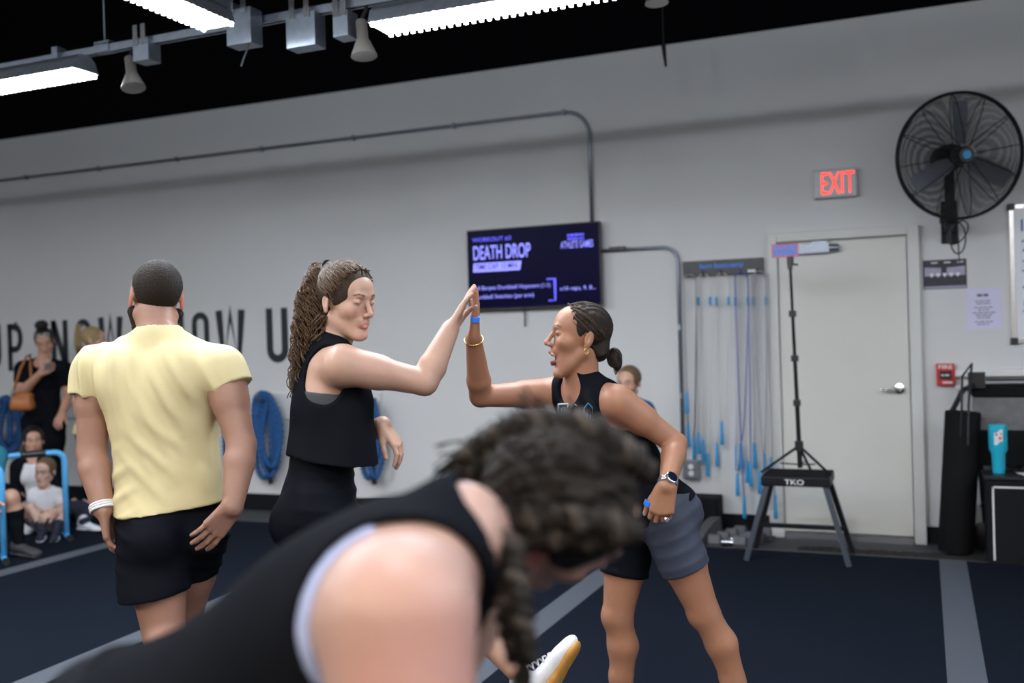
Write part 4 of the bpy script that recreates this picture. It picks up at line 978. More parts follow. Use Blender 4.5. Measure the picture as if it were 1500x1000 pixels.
defm('white_shoe', (.72, .74, .80), .6, noise=.08, nscale=80); defm('gum', (.50, .24, .05), .6, noise=.3, nscale=40); defm('white_cloth', (.72, .72, .76), .8); defm('teal_cloth', (.015, .16, .24), .8); defm('grey_cloth', (.28, .28, .32), .8); defm('navy_cloth', (.010, .013, .03), .8); defm('dark_shoe', (.03, .03, .035), .7, noise=.6, nscale=90)
def cloth(name, ops, mt, parent, h=.005, it=2, fold=None, refine=()):
    V, Q = sdf_mesh(ops, h, refine, it)
    if fold: V = folds(V, vnormals(V, Q), fold)
    return np_mesh(name, V, Q, mt, parent)
def strand_mesh(name, curves, mt, parent, n=5):
    mb = MB()
    for pts, r in curves: mb.tube(pts, r, n)
    return mb.build(name, mt, parent, smooth=True)
def nails(tips, parent, mt='nail_blue', s=1.0, which=(0, 1, 2, 3, 4)):
    for i in which:
        p, d, up = tips[i]; r = np.cross(d, up); R_ = np.stack([r, d, up], 1)
        V, Q = sdf_mesh([('add', Ell(p-d*.001*s-up*.0035*s, (.0052*s, .0095*s, .0042*s), R_), 0)], .0016); o = np_mesh('fingernail', V, Q, mt, parent)
def person_root(loc, label): return thing('person', (loc[0], loc[1], 0), label, 'person')
def px(t): return npv(P(*t))
FINE = .0022
# ------------------------------------------------------------------ woman with the curly ponytail
def woman_ponytail():
    J = {k: px(v) for k, v in dict(pelvis=(466, 742, 3.22), neck=(487, 507, 3.22), SR=(503, 534, 3.08), SL=(490, 530, 3.37), ER=(622, 560, 3.13), WR=(660, 481, 3.22),
        EL=(500, 655, 3.46), WL=(560, 622, 3.28), HR=(462, 752, 3.14), HL=(470, 752, 3.30), KR=(640, 852, 3.12), AR=(762, 988, 3.05), KL=(482, 938, 3.29), AL=(462, 1086, 3.33)).items()}
    hc = px((508, 443, 3.19)); J['head'] = hc+cv(-.01, -.05, 0)
    skin = (.50, .30, .225); root = person_root(J['pelvis'], 'woman in black cropped tank top with curly brown ponytail, kicking one leg out, high-fiving')
    g, T = body_ops(J, arm=1.12, bust=.95)
    Rm = frame(cv(.80, -.13, -.58), cv(.06, 1, -.08)); ho, L = head_ops(hc, Rm, .99)
    hr, tr = hand_ops(J['WR'], px((693, 420, 3.25))-J['WR'], cv(.86, .45, .15), cv(0, 0, 1), .98, ((.02, .10, .05), (-.04, .08, .05), (.02, .12, .08), (.1, .15, .1)), .05, (.8, .45, .15))
    hl, tl = hand_ops(J['WL'], cv(.62, -.75, -.2), cv(-.75, -.6, .25), cv(.1, -.3, -1), .98, ((.35, .45, .3), (.4, .5, .3), (.45, .5, .3), (.5, .5, .3)), .05, (.8, .3, .35))
    body = g['torso']+g['neck']+g['armL']+g['armR']+g['legL']+g['legR']
    ops = body+ho+hr+hl
    V, Q = sdf_mesh(ops, .0055, [(hc, .15, FINE), (J['WR']+unit(px((693, 420, 3.25))-J['WR'])*.10, .115, FINE), (J['WL']+cv(.06, -.07, -.02), .115, FINE)])
    C = tinted(V, skin, face_spots(L, skin, (.40, .155, .14), (.06, .035, .022), .99, 'closed'))
    np_mesh('body', V, Q, 'skin', root, C)
    # cropped top: racer back, flared hem
    u, f, r = T['u'], T['f'], T['r']; hem = (px((424, 664, 3.2))+px((556, 681, 3.2)))/2
    hn = unit(np.cross(px((556, 681, 3.2))-px((424, 664, 3.2)), npv(CF))); hn = hn if hn[2] < 0 else -hn
    top = infl(g['torso'], .010)+[('add', Cone(px((494, 575, 3.22)), hem+hn*.02, .105, .148, r, 1.15), .03),
        ('sub', Ell(px((468, 547, 3.06)), (.082, .100, .115), np.stack([npv(CR), npv(CU), npv(CF)], 1)), .008), ('sub', Ell(px((505, 536, 3.05)), (.062, .075, .13), np.stack([npv(CR), npv(CU), npv(CF)], 1)), .01),
        ('sub', Ell(px((492, 540, 3.42)), (.08, .10, .10), np.stack([npv(CR), npv(CU), npv(CF)], 1)), .008),
        ('sub', Cone(J['neck']+u*.025+f*.02, J['neck']+u*.2+f*.02, .060, .075), .008), ('plane', (hem, hn), 0), ('plane', (J['pelvis']-u*.3, -u), 0)]
    cloth('cropped_top', top, 'black_cloth', root, .005, 2, [(r*.3+npv(CR)*.9, .11, .012, .5, hem, .28)])
    cloth('sports_bra', infl(g['torso'], .005)+[('plane', (px((470, 572, 3.2)), u), 0), ('plane', (px((470, 606, 3.2)), -u), 0)], 'bra_grey', root, .005)
    sh = infl(g['torso'], .006)+[('add', o[1], o[2], .006) for o in g['legL'][:1]+g['legR'][:1]]+[('plane', (px((470, 668, 3.2)), u), 0)]
    kr = unit(J['KR']-J['HR']); cut = px((526, 760, 3.13))
    sh = [('add', Cone(J['HR'], J['HR']+kr*.14, .096, .092), .02), ('add', Cone(J['HL'], J['HL']+unit(J['KL']-J['HL'])*.16, .097, .090), .02)]+infl(g['torso'], .006)+[('plane', (px((470, 660, 3.2)), u), 0), ('plane', (J['HR']+kr*.15, kr), 0), ('plane', (J['HL']+np.array([0, 0, -.17]), np.array([0, 0, -1.])), 0)]
    cloth('shorts', sh, 'black_sport', root, .005, 2, [(u, .05, .004, .4, None, 1)])
    # hair
    cap = [('add', Ell(L(0, -.014, .042), (.083, .100, .090), Rm), 0), ('sub', Ell(L(0, .108, -.030), (.078, .068, .098), Rm), .012), ('sub', Cone(L(-.2, .03, -.085), L(.2, .03, -.085), .075, .075), .01), ('sub', Ell(L(.085, -.012, -.02), (.03, .022, .036), Rm), .008), ('sub', Ell(L(-.085, -.012, -.02), (.03, .022, .036), Rm), .008), ('plane', (L(0, 0, -.06), Rm@np.array([0, .25, -1])), 0)]
    tie = px((480, 392, 3.23)); cap += [('add', Ell(tie+cv(.01, -.012, 0), (.035, .032, .035)), .03)]
    cloth('hair', cap, 'hair_brown_dark', root, .003, 1)
    cur = []; rd = random.Random(3)
    for k in range(420):
        a0 = rd.uniform(-1, 1); b0 = rd.uniform(-1, 1); ln = rd.uniform(.6, 1.08); ph = rd.uniform(0, 6.28); fr = rd.uniform(5, 8.5); am = rd.uniform(.005, .013)
        ctrl = [np.array([480, 390, 3.23]), np.array([464+6*a0, 392-5*b0, 3.24+.02*b0]), np.array([456+19*a0, 432, 3.24+.045*b0]), np.array([460+30*a0, 480, 3.23+.055*b0]), np.array([451+26*a0, 528, 3.22+.055*b0]), np.array([442+18*a0, 574, 3.21+.05*b0])]
        pts = []; N = 44
        for i in range(N+1):
            q = i/N*ln*5; j = min(int(q), 4); w = q-j; c = ctrl[j]*(1-w)+ctrl[min(j+1, 5)]*w
            amp = am*min(1, i/12); p = P(*c); p = p+CR*(amp*math.cos(fr*i*.17+ph))+CF*(amp*math.sin(fr*i*.17+ph))+CU*(.4*amp*math.sin(fr*i*.11))
            pts.append(p)
        cur.append((pts, [.0034*(1-.5*(i/N)**2) for i in range(N+1)]))
    ec = L(0, -.014, .042)
    for k in range(190):   # combed hair running over the crown to the tie
        a0 = rd.uniform(-1, 1); st = L(.080*math.sin(a0*1.55), .070-.045*abs(a0)**1.5+rd.uniform(-.05, .0), .040+.075*math.cos(a0*1.5)-.03*abs(a0)**3); pts = []
        for i in range(13):
            q = i/12; p = st*(1-q)+tie*q; v = p-ec; lv = Rm.T@v; e_ = np.sqrt((lv[0]/.085)**2+(lv[1]/.102)**2+(lv[2]/.092)**2)
            if e_ < 1: p = ec+v/max(e_, 1e-3)
            pts.append(Vector(p)+CU*(.002*math.sin(i*1.1+k))+CR*(.002*math.cos(i*.9+k)))
        cur.append((pts, .0024))
    for k in range(26):
        p0 = L(rd.uniform(.03, .075), rd.uniform(-.07, -.02), -.045); pts = [P(0, 0, 1)]*0
        pts = [Vector(p0)+CU*(-.012*i)+CR*(.008*math.sin(i*1.1+k)-.004*i)+CF*(.008*math.cos(i*1.1+k)) for i in range(8)]
        cur.append((pts, .0026))
    strand_mesh('ponytail', cur, 'hair_brown', root, 5)['kind'] = 'stuff'
    mb = MB(); mb.tube([Vector(tie)+Vector(cv(.018*math.cos(a)*.4, .018*math.sin(a), .018*math.cos(a))) for a in [i*math.pi/8 for i in range(16)]], .009, 8, closed=True); mb.build('hair_tie', 'black_cloth', root, smooth=True)
    # print on the chest
    # shoes: kicked leg shows its ridged gum sole
    td = unit(px((824, 944, 3.03))-px((778, 1018, 3.05)))
    an = J['AR']+cv(.012, -.012, 0); upv = cv(-.80, .35, .38)
    uo, so, SL_, SR_ = shoe_ops(an, td, upv, 1.02)
    sh_r = cloth('shoe', uo, 'white_shoe', root, .004)
    sole = so
    for k in range(12):
        y = -.06+.02*k; sole = sole+[('sub', Cone(SL_(-.06, y, -.104), SL_(0, y+.008, -.104), .0055, .0055), .002), ('sub', Cone(SL_(0, y+.008, -.104), SL_(.06, y, -.104), .0055, .0055), .002)]
    cloth('gum_sole', sole, 'gum', sh_r, .003)
    mb = MB()
    for k in range(5):
        y = .035+.018*k; z = .006-.0085*k; mb.tube([Vector(SL_(-.026, y, z-.012)), Vector(SL_(-.01, y+.005, z+.004)), Vector(SL_(.01, y+.005, z+.004)), Vector(SL_(.026, y, z-.012))], .003, 6)
    mb.tube([Vector(SL_(.0, .03, .008)), Vector(SL_(.012, .02, .03)), Vector(SL_(.022, .035, .022)), Vector(SL_(.006, .04, .006))], .0025, 6)
    mb.build('laces', 'white_cloth', sh_r, smooth=True)
    uo, so, SL_, SR_ = shoe_ops(J['AL'], cv(.95, 0, .2)*np.array([1, 1, 0]), (0, 0, 1)); s2 = cloth('shoe', uo, 'white_shoe', root, .006); cloth('gum_sole', so, 'gum', s2, .006)
    return J
JW = woman_ponytail()
# ------------------------------------------------------------------ shouting woman in the lettered tank top
CAMR = np.stack([npv(CR), npv(CU), npv(CF)], 1)
def woman_shouting():
    J = {k: px(v) for k, v in dict(pelvis=(950, 748, 3.44), neck=(852, 566, 3.44), SL=(905, 588, 3.31), SR=(815, 576, 3.55), ER=(704, 580, 3.44), WR=(694, 496, 3.29), EL=(990, 650, 3.34), WL=(977, 712, 3.19),
        HR=(925, 765, 3.52), HL=(975, 762, 3.37), KR=(905, 902, 3.50), AR=(911, 1048, 3.52), KL=(1031, 896, 3.38), AL=(1098, 1058, 3.40)).items()}
    hc = px((849, 495, 3.42)); J['head'] = hc+cv(.012, -.05, 0); J['calf'] = cv(1, 0, .1)
    skin = (.37, .175, .105); root = person_root(J['pelvis'], 'woman in black lettered tank top and slate shorts, hair tied back, shouting, high-fiving')
    g, T = body_ops(J, arm=1.02, leg=.98, bust=.9)
    Rm = frame(cv(-1, .10, -.10), cv(.16, 1, 0)); ho, L = head_ops(hc, Rm, 1.02, mouth=.9)
    fr = px((698, 424, 3.29))-J['WR']
    hr, tr = hand_ops(J['WR'], fr, cv(-1, 0, -.25), cv(0, 0, -1), .98, ((.05, .1, .05), (.0, .08, .05), (.02, .1, .05), (.05, .1, .1)), .04, (.88, .42, .05), (.05, .05))
    hl, tl = hand_ops(J['WL'], cv(-.22, -1, -.02), cv(.1, .0, 1), cv(-1, 0, 0), .98, ((.55, 1.0, .6), (.55, 1.05, .6), (.6, 1.05, .6), (.6, 1.1, .6)), .03, (.85, .4, .2), (.2, .2))
    ops = g['torso']+g['neck']+g['armL']+g['armR']+g['legL']+g['legR']+ho+hr+hl
    V, Q = sdf_mesh(ops, .0055, [(hc, .155, FINE), (J['WR']+unit(fr)*.09, .115, FINE), (J['WL']+cv(-.02, -.08, 0), .115, FINE)])
    C = tinted(V, skin, face_spots(L, skin, (.33, .07, .07), (.05, .03, .02), 1.02, 'closed', .9)+[(J['WR']+unit(fr)*.05+cv(-.02, 0, -.01), J['WR']+unit(fr)*.15+cv(-.02, 0, -.01), .012, .02, (.60, .25, .20), .5)])
    np_mesh('body', V, Q, 'skin', root, C)
    u, f, r = T['u'], T['f'], T['r']
    tank = infl(g['torso'], .011)+[('add', Cone(J['neck']+u*.01, J['neck']+u*.045+cv(.008, 0, 0), .066, .062), .012), ('add', Cone(px((905, 660, 3.44)), px((948, 745, 3.44)), .125, .138, f, .9), .03),
        ('sub', Ell(px((912, 585, 3.27)), (.078, .115, .115), CAMR), .008), ('sub', Ell(px((800, 580, 3.58)), (.075, .10, .10), CAMR), .008), ('sub', Cone(J['neck']+u*.015+f*.06, J['neck']+u*.2+f*.13, .056, .10), .008), ('sub', Cone(J['neck']+u*.05, J['neck']+u*.2, .052, .06), .004),
        ('plane', (J['pelvis']-u*.02, -u), 0)]
    cloth('tank_top', tank, 'black_cloth', root, .005, 2, [(unit(u*.5+r), .09, .006, .6, None, 1)])
    sho = infl(g['torso'], .007)
    cuts = []
    for sd, ext, mt in (('R', .19, 'black_sport'), ('L', .185, 'slate_cloth')):  # far leg takes black cloth: its shade is put into the colour
        h_, k = J['H'+sd], J['K'+sd]; d_ = unit(k-h_); rr = T['rp']*(1 if sd == 'R' else -1)
        ops2 = infl(g['torso'], .008)+[('add', Cone(h_-d_*.02, h_+d_*ext, .094, .087), .02), ('plane', (h_+d_*ext*.98, d_), 0), ('plane', (J['pelvis']+u*.10, u), 0), ('plane', (J['pelvis']-rr*.012, -rr), 0)]
        o = cloth('shorts_leg', ops2, mt, root, .005, 2, [(d_, .05, .0022, .5, None, 1)]); o['label'] = 'far shorts leg with its shade coloured in as black' if sd == 'R' else 'slate blue shorts leg'
    # lettering outlines on the chest, laid on the cloth surface
    def on_chest(pxx, pyy):
        rr_ = npv(ray(pxx, pyy)); o0 = npv(CAM); best = None
        for t in np.arange(3.1, 3.7, .003):
            p = o0+rr_*t; dd = min(float(o[1].ev(p[0], p[1], p[2])) for o in g['torso'])
            if dd < .019: return Vector(p)
        return Vector(o0+rr_*3.4)
    for path, mt in (([(818, 608), (818, 592), (832, 591), (832, 597)], 'white_cloth'), ([(836, 607), (837, 596), (843, 592), (849, 596), (850, 606)], 'silver'), ([(855, 612), (856, 598), (862, 590), (868, 596), (869, 618)], 'handle_blue'), ([(860, 612), (861, 600), (863, 597), (865, 602), (865, 616)], 'handle_blue'), ([(823, 607), (823, 598), (828, 597)], 'white_cloth')):
        pts = []
        for i in range(len(path)-1):
            for q in range(4): pts.append(on_chest(path[i][0]+(path[i+1][0]-path[i][0])*q/4, path[i][1]+(path[i+1][1]-path[i][1])*q/4))
        pts.append(on_chest(*path[-1])); mb = MB(); mb.tube(pts, .0032, 6); mb.build('chest_lettering', mt, root, smooth=True)
    # hair: slick cap and knotted tail
    cap = [('add', Ell(L(0, -.014, .040), (.079, .098, .087), Rm), 0), ('sub', Ell(L(0, .110, -.036), (.085, .070, .106), Rm), .012), ('sub', Cone(L(-.2, .035, -.095), L(.2, .035, -.095), .085, .085), .01), ('sub', Ell(L(.085, -.012, -.014), (.03, .024, .040), Rm), .008), ('sub', Ell(L(-.085, -.012, -.014), (.03, .024, .040), Rm), .008), ('add', Ell(L(0, -.07, -.035), (.05, .035, .04), Rm), .03), ('plane', (L(0, 0, -.078), Rm@np.array([0, .35, -1])), 0)]
    V, Q = sdf_mesh(cap, .0028); N = vnormals(V, Q); lc = (V-hc)@Rm
    V = V+N*(.0016*np.sin(lc[:, 0]*420+6*np.sin(lc[:, 1]*14)))[:, None]
    np_mesh('hair', V, Q, 'hair_dark', root)
    cur = []; rd = random.Random(5); tie = px((889, 511, 3.44))
    for k in range(70):
        a0 = rd.uniform(-.95, .95); th = rd.uniform(.1, 1.0); st = L(.075*math.sin(a0*1.5), .062-.02*abs(a0)+rd.uniform(-.03, .0), .085*math.cos(a0*1.45)+.03)
        pts = []
        for i in range(13):
            q = i/12; p = st*(1-q)+tie*q; v = (p-L(0, -.014, .04)); lv = Rm.T@v; e = np.sqrt((lv[0]/.081)**2+(lv[1]/.100)**2+(lv[2]/.089)**2); p = L(0, -.014, .04)+v/max(e, 1e-3)*1.0 if e < 1.0 else p
            pts.append(Vector(p))
        cur.append((pts, .0011))
    strand_mesh('hair_strands', cur[:50], 'hair_dark', root, 4)['kind'] = 'stuff'
    o = strand_mesh('hair_highlights', cur[50:], 'hair_streak', root, 4); o['kind'] = 'stuff'; o['label'] = 'lighter brown highlighted strands'
    cloth('bun_core', [('add', Ell(px((900, 523, 3.44)), (.026, .032, .026), CAMR), 0), ('add', Ell(px((904, 532, 3.44)), (.018, .028, .02), CAMR), .01)], 'hair_dark', root, .004)
    cur = []
    for k in range(90):
        ph = rd.uniform(0, 6.28); R1 = rd.uniform(.012, .030); tl_ = rd.uniform(-1, 1)
        pts = [Vector(px((901+3*tl_, 523, 3.44))+cv(R1*math.cos(a+ph)*.75, R1*math.sin(a+ph)*1.1-.006*i/14, .02*tl_+R1*.5*math.sin(a*.7))) for i, a in [(i, i*.36) for i in range(15)]]
        cur.append((pts, .0026))
    for k in range(40):
        tl_ = rd.uniform(-1, 1); pts = [Vector(px((893+i*1.1+2*tl_, 516+i*3.0+3*tl_*math.sin(i*.5), 3.44+.012*tl_))) for i in range(11)]; cur.append((pts, .0024))
    strand_mesh('bun', cur[:100], 'hair_dark', root, 5)['kind'] = 'stuff'; strand_mesh('bun_highlights', cur[100:], 'hair_streak', root, 5)['kind'] = 'stuff'
    mb = MB(); mb.tube([Vector(tie)+Vector(cv(.006*math.cos(a), .017*math.sin(a), .017*math.cos(a))) for a in [i*math.pi/8 for i in range(16)]], .006, 8, closed=True); mb.build('hair_tie', 'black_cloth', root, smooth=True)
    # earring, bracelet, rings, nails, watch
    e = L(-.080, -.013, -.036); mb = MB(); mb.tube([Vector(e)+Vector(cv(.007*math.cos(a), .009*math.sin(a)-.006, -.002)) for a in [i*math.pi/8 for i in range(16)]], .0022, 6, closed=True); mb.build('earring', 'gold', root, smooth=True)
    ba = unit(J['WR']-J['ER']); bx_ = unit(np.cross(ba, [0.3, .2, .9])); by_ = np.cross(ba, bx_); bc = J['WR']-ba*.004
    mb = MB(); mb.tube([Vector(bc+(bx_*math.cos(a)+by_*math.sin(a))*.0315) for a in [i*math.pi/12 for i in range(24)]], .0028, 6, closed=True); mb.build('bracelet', 'gold', root, smooth=True)
    nails(tr, root, which=(4,)); nails(tl, root)
    p, d, n = tr[4]; mb = MB(); c_ = p-d*.036; s1 = unit(np.cross(d, n)); s2 = np.cross(d, s1)
    for k in range(3): mb.tube([Vector(c_-d*(.006*k)+(s1*math.cos(a)+s2*math.sin(a))*.0125) for a in [i*math.pi/8 for i in range(16)]], .0036, 6, closed=True)
    mb.build('thumb_ring', 'sign_blue', root, smooth=True)
    p, d, n = tl[4]; mb = MB(); c_ = p-d*.032; s1 = unit(np.cross(d, n)); s2 = np.cross(d, s1)
    for k in range(3): mb.tube([Vector(c_-d*(.006*k)+(s1*math.cos(a)+s2*math.sin(a))*.0125) for a in [i*math.pi/8 for i in range(16)]], .0036, 6, closed=True)
    mb.build('thumb_ring', 'sign_blue', root, smooth=True)
    k3 = J['WL']+cv(-.004, -.104, -.022); mb = MB(); mb.lathe(Vector(k3), [(.004, 0), (.009, .003), (.006, .008)], 10, Vector(cv(0, 0, -1))); mb.build('ring', 'silver', root)
    wa = unit(J['WL']-J['EL']); w1 = unit(cv(.15, 0, -1)-wa*(cv(.15, 0, -1)@wa)); w2 = np.cross(wa, w1); wc = J['WL']-wa*.012
    mb = MB()
    for dq in (-.007, 0, .007): mb.tube([Vector(wc+wa*dq+(w1*math.cos(a)+w2*math.sin(a))*.0305) for a in [i*math.pi/12 for i in range(24)]], .0042, 6, closed=True)
    wt = mb.build('watch_band', 'silver', root, smooth=True)
    mb = MB(); mb.lathe(Vector(wc+w1*.028+w2*.006), [(.021, 0), (.0215, .009), (.019, .011)], 24, Vector(w1)); wf = mb.build('watch_case', 'silver', root, smooth='auto')
    mb = MB(); mb.lathe(Vector(wc+w1*.0392+w2*.006), [(.0175, 0), (.0175, .0008)], 24, Vector(w1)); mb.build('watch_dial', 'watch_face', wf)
    for sd, td in (('L', cv(-.5, 0, -.8)), ('R', cv(-.9, 0, -.4))):
        td = td*np.array([1, 1, 0]); a = J['A'+sd].copy(); a[2] = .092; uo, so, q1, q2 = shoe_ops(a, td, (0, 0, 1)); s2 = cloth('shoe', uo, 'white_shoe', root, .006); cloth('shoe_sole', so, 'white_cloth', s2, .006)
woman_shouting()
# ------------------------------------------------------------------ man in the yellow shirt, seen from behind
def man_yellow():
    J = {k: px(v) for k, v in dict(pelvis=(250, 762, 3.25), neck=(235, 503, 3.26), SL=(143, 540, 3.27), SR=(325, 540, 3.20), EL=(134, 664, 3.24), WL=(151, 746, 3.17), ER=(354, 652, 3.14), WR=(341, 742, 3.04),
        HL=(225, 775, 3.22), HR=(283, 770, 3.30), KL=(240, 928, 3.16), AL=(282, 1060, 2.92), KR=(262, 925, 3.42), AR=(202, 1075, 3.46)).items()}
    J['WR'] = px((341, 742, 3.06)); hc = px((229, 437, 3.30)); J['head'] = hc+cv(0, -.05, -.015); J['calf'] = cv(.1, 0, -1)
    skin = (.34, .18, .13); root = person_root(J['pelvis'], 'man in pale yellow T-shirt and black shorts walking away with a hand behind his hip')
    g, T = body_ops(J, male=True, arm=1.16, leg=1.12, neck=.060, bs=1.06)
    u, f, r = T['u'], T['f'], T['r']
    Rm = frame(cv(-.42, -.12, .9), cv(0, 1, .12)); ho, L = head_ops(hc, Rm, 1.06, male=True)
    hl, tl = hand_ops(J['WL'], cv(.12, -1, .05), cv(1, 0, .4), cv(-.3, 0, 1), 1.08, ((.3, .5, .3),)*4, .04, (.9, .3, .2))
    hr, tr = hand_ops(J['WR'], cv(-.62, -.75, -.05), cv(-.5, .35, .8), cv(.4, -.9, 0), 1.08, ((.15, .25, .15), (.15, .25, .15), (.12, .25, .15), (.05, .2, .15)), .10, (.7, .2, .6))
    ops = g['torso']+g['neck']+g['armL']+g['armR']+g['legL']+g['legR']+ho+hl+hr
    V, Q = sdf_mesh(ops, .006, [(hc, .15, .003), (J['WL']+cv(.01, -.09, 0), .12, FINE*1.1), (J['WR']+cv(-.06, -.07, 0), .12, FINE*1.1)])
    C = tinted(V, skin, face_spots(L, skin, (.35, .12, .1), (.04, .03, .02), 1.06, 'open')+[(L(q*.077, -.02, .0), L(q*.077, -.02, -.03), .012, .012, (.55, .16, .12), .6) for q in (-1, 1)])
    np_mesh('body', V, Q, 'skin', root, C)
    hemn = unit(np.cross(px((334, 735, 3.2))-px((168, 756, 3.2)), npv(CF))); hemn = hemn if hemn[2] < 0 else -hemn; hemp = px((250, 746, 3.2))
    dl = unit(J['EL']-J['SL']); dr_ = unit(J['ER']-J['SR'])
    shirt = infl(g['torso'], .016)+[('add', Cone(px((240, 600, 3.25)), px((249, 750, 3.25)), .165, .172, f, .72), .04),
        ('add', Cone(J['SL'], px((133, 592, 3.26)), .078, .074, None, 1, [(px((133, 581, 3.26)), unit(dl+cv(-.15, 0, 0)))]), .03), ('add', Cone(J['SR'], px((346, 580, 3.18)), .074, .070, None, 1, [(px((343, 567, 3.19)), unit(dr_+cv(.2, 0, 0)))]), .03),
        ('add', Cone(J['neck']-u*.02, J['neck']+u*.03+f*.01, .084, .070), .02), ('sub', Cone(J['neck']+u*.050, J['neck']+u*.25+f*.05, .066, .11), .004), ('plane', (hemp, hemn), 0)]
    A_ = px((320, 560, 3.1)); d1 = unit(cv(.62, .55, 0)); c1 = px((265, 610, 3.1))
    cloth('t_shirt', shirt, 'yellow_cloth', root, .0045, 2, [(cv(.8, .42, 0), .075, .045, .5, px((285, 600, 3.1)), .22), (cv(.62, .70, 0), .075, .026, .6, px((262, 700, 3.1)), .16), (cv(1, .1, 0), .06, .022, .5, px((150, 560, 3.2)), .12), (cv(-.5, .8, 0), .07, .024, .5, px((200, 715, 3.1)), .14)])
    mb = MB(); cc = J['neck']+u*.046+f*.006; e1_ = r; e2_ = f
    mb.tube([Vector(cc+(r*math.cos(a)+f*math.sin(a))*.0665-u*.008*math.sin(a)) for a in [i*math.pi/16 for i in range(32)]], .006, 8, closed=True); mb.build('collar', 'yellow_cloth', root, smooth=True)
    kl, kr = unit(J['KL']-J['HL']), unit(J['KR']-J['HR'])
    shr = infl(g['torso'], .008)+[('add', Cone(J['HL']+cv(.0, -.04, 0), px((226, 880, 3.17)), .118, .112), .03), ('add', Cone(J['HR']+cv(0, -.04, 0), px((272, 858, 3.38)), .110, .098), .03), ('plane', (px((240, 722, 3.2)), u), 0), ('plane', (px((225, 872, 3.17)), unit(cv(.16, -1, 0))), 0)]
    cloth('shorts', shr, 'black_sport', root, .005, 2, [(cv(.3, 1, 0), .06, .009, .6, None, 1)])
    cap = [('add', Ell(L(0, -.014, .036), (.080, .099, .088), Rm), 0), ('sub', Ell(L(0, .110, -.010), (.09, .075, .10), Rm), .012), ('sub', Ell(L(.09, -.010, -.010), (.034, .028, .040), Rm), .006), ('sub', Ell(L(-.09, -.010, -.010), (.034, .028, .040), Rm), .006), ('plane', (L(0, -.05, -.052), Rm@np.array([0, .35, -1])), 0)]
    V, Q = sdf_mesh(cap, .0028); N = vnormals(V, Q); V = V+N*(rng.random(len(V))*.0022)[:, None]; np_mesh('hair', V, Q, 'hair_short', root)
    be = [('add', Cone(L(q*.066, .0, -.045), L(q*.045, .05, -.085), .018, .020), .01) for q in (-1, 1)]+[('add', Cone(L(-.042, .06, -.09), L(.042, .06, -.09), .022, .022), .01), ('add', Cone(L(0, .072, -.10), L(0, .075, -.085), .026, .022), .01)]
    V, Q = sdf_mesh(be, .003); N = vnormals(V, Q); V = V+N*(rng.random(len(V))*.002)[:, None]; np_mesh('beard', V, Q, 'hair_short', root)
    wa = unit(J['WL']-J['EL']); w1 = unit(np.cross(wa, [1, 0, 0])); w2 = np.cross(wa, w1); wc = J['WL']-wa*.008; mb = MB()
    for dq in (-.008, 0, .008): mb.tube([Vector(wc+wa*dq+(w1*math.cos(a)+w2*math.sin(a))*.0375) for a in [i*math.pi/12 for i in range(24)]], .005, 6, closed=True)
    mb.build('wristband', 'white_cloth', root, smooth=True)
    for sd in 'LR':
        a = J['A'+sd].copy(); td = cv(-.45, 0, .9)*np.array([1, 1, 0])
        if sd == 'R': a[2] = .092
        uo, so, q1, q2 = shoe_ops(a, td if sd == 'R' else td+np.array([0, 0, -.6]), (0, 0, 1), 1.12); s2 = cloth('shoe', uo, 'dark_shoe', root, .007); cloth('shoe_sole', so, 'white_cloth', s2, .007)
man_yellow()
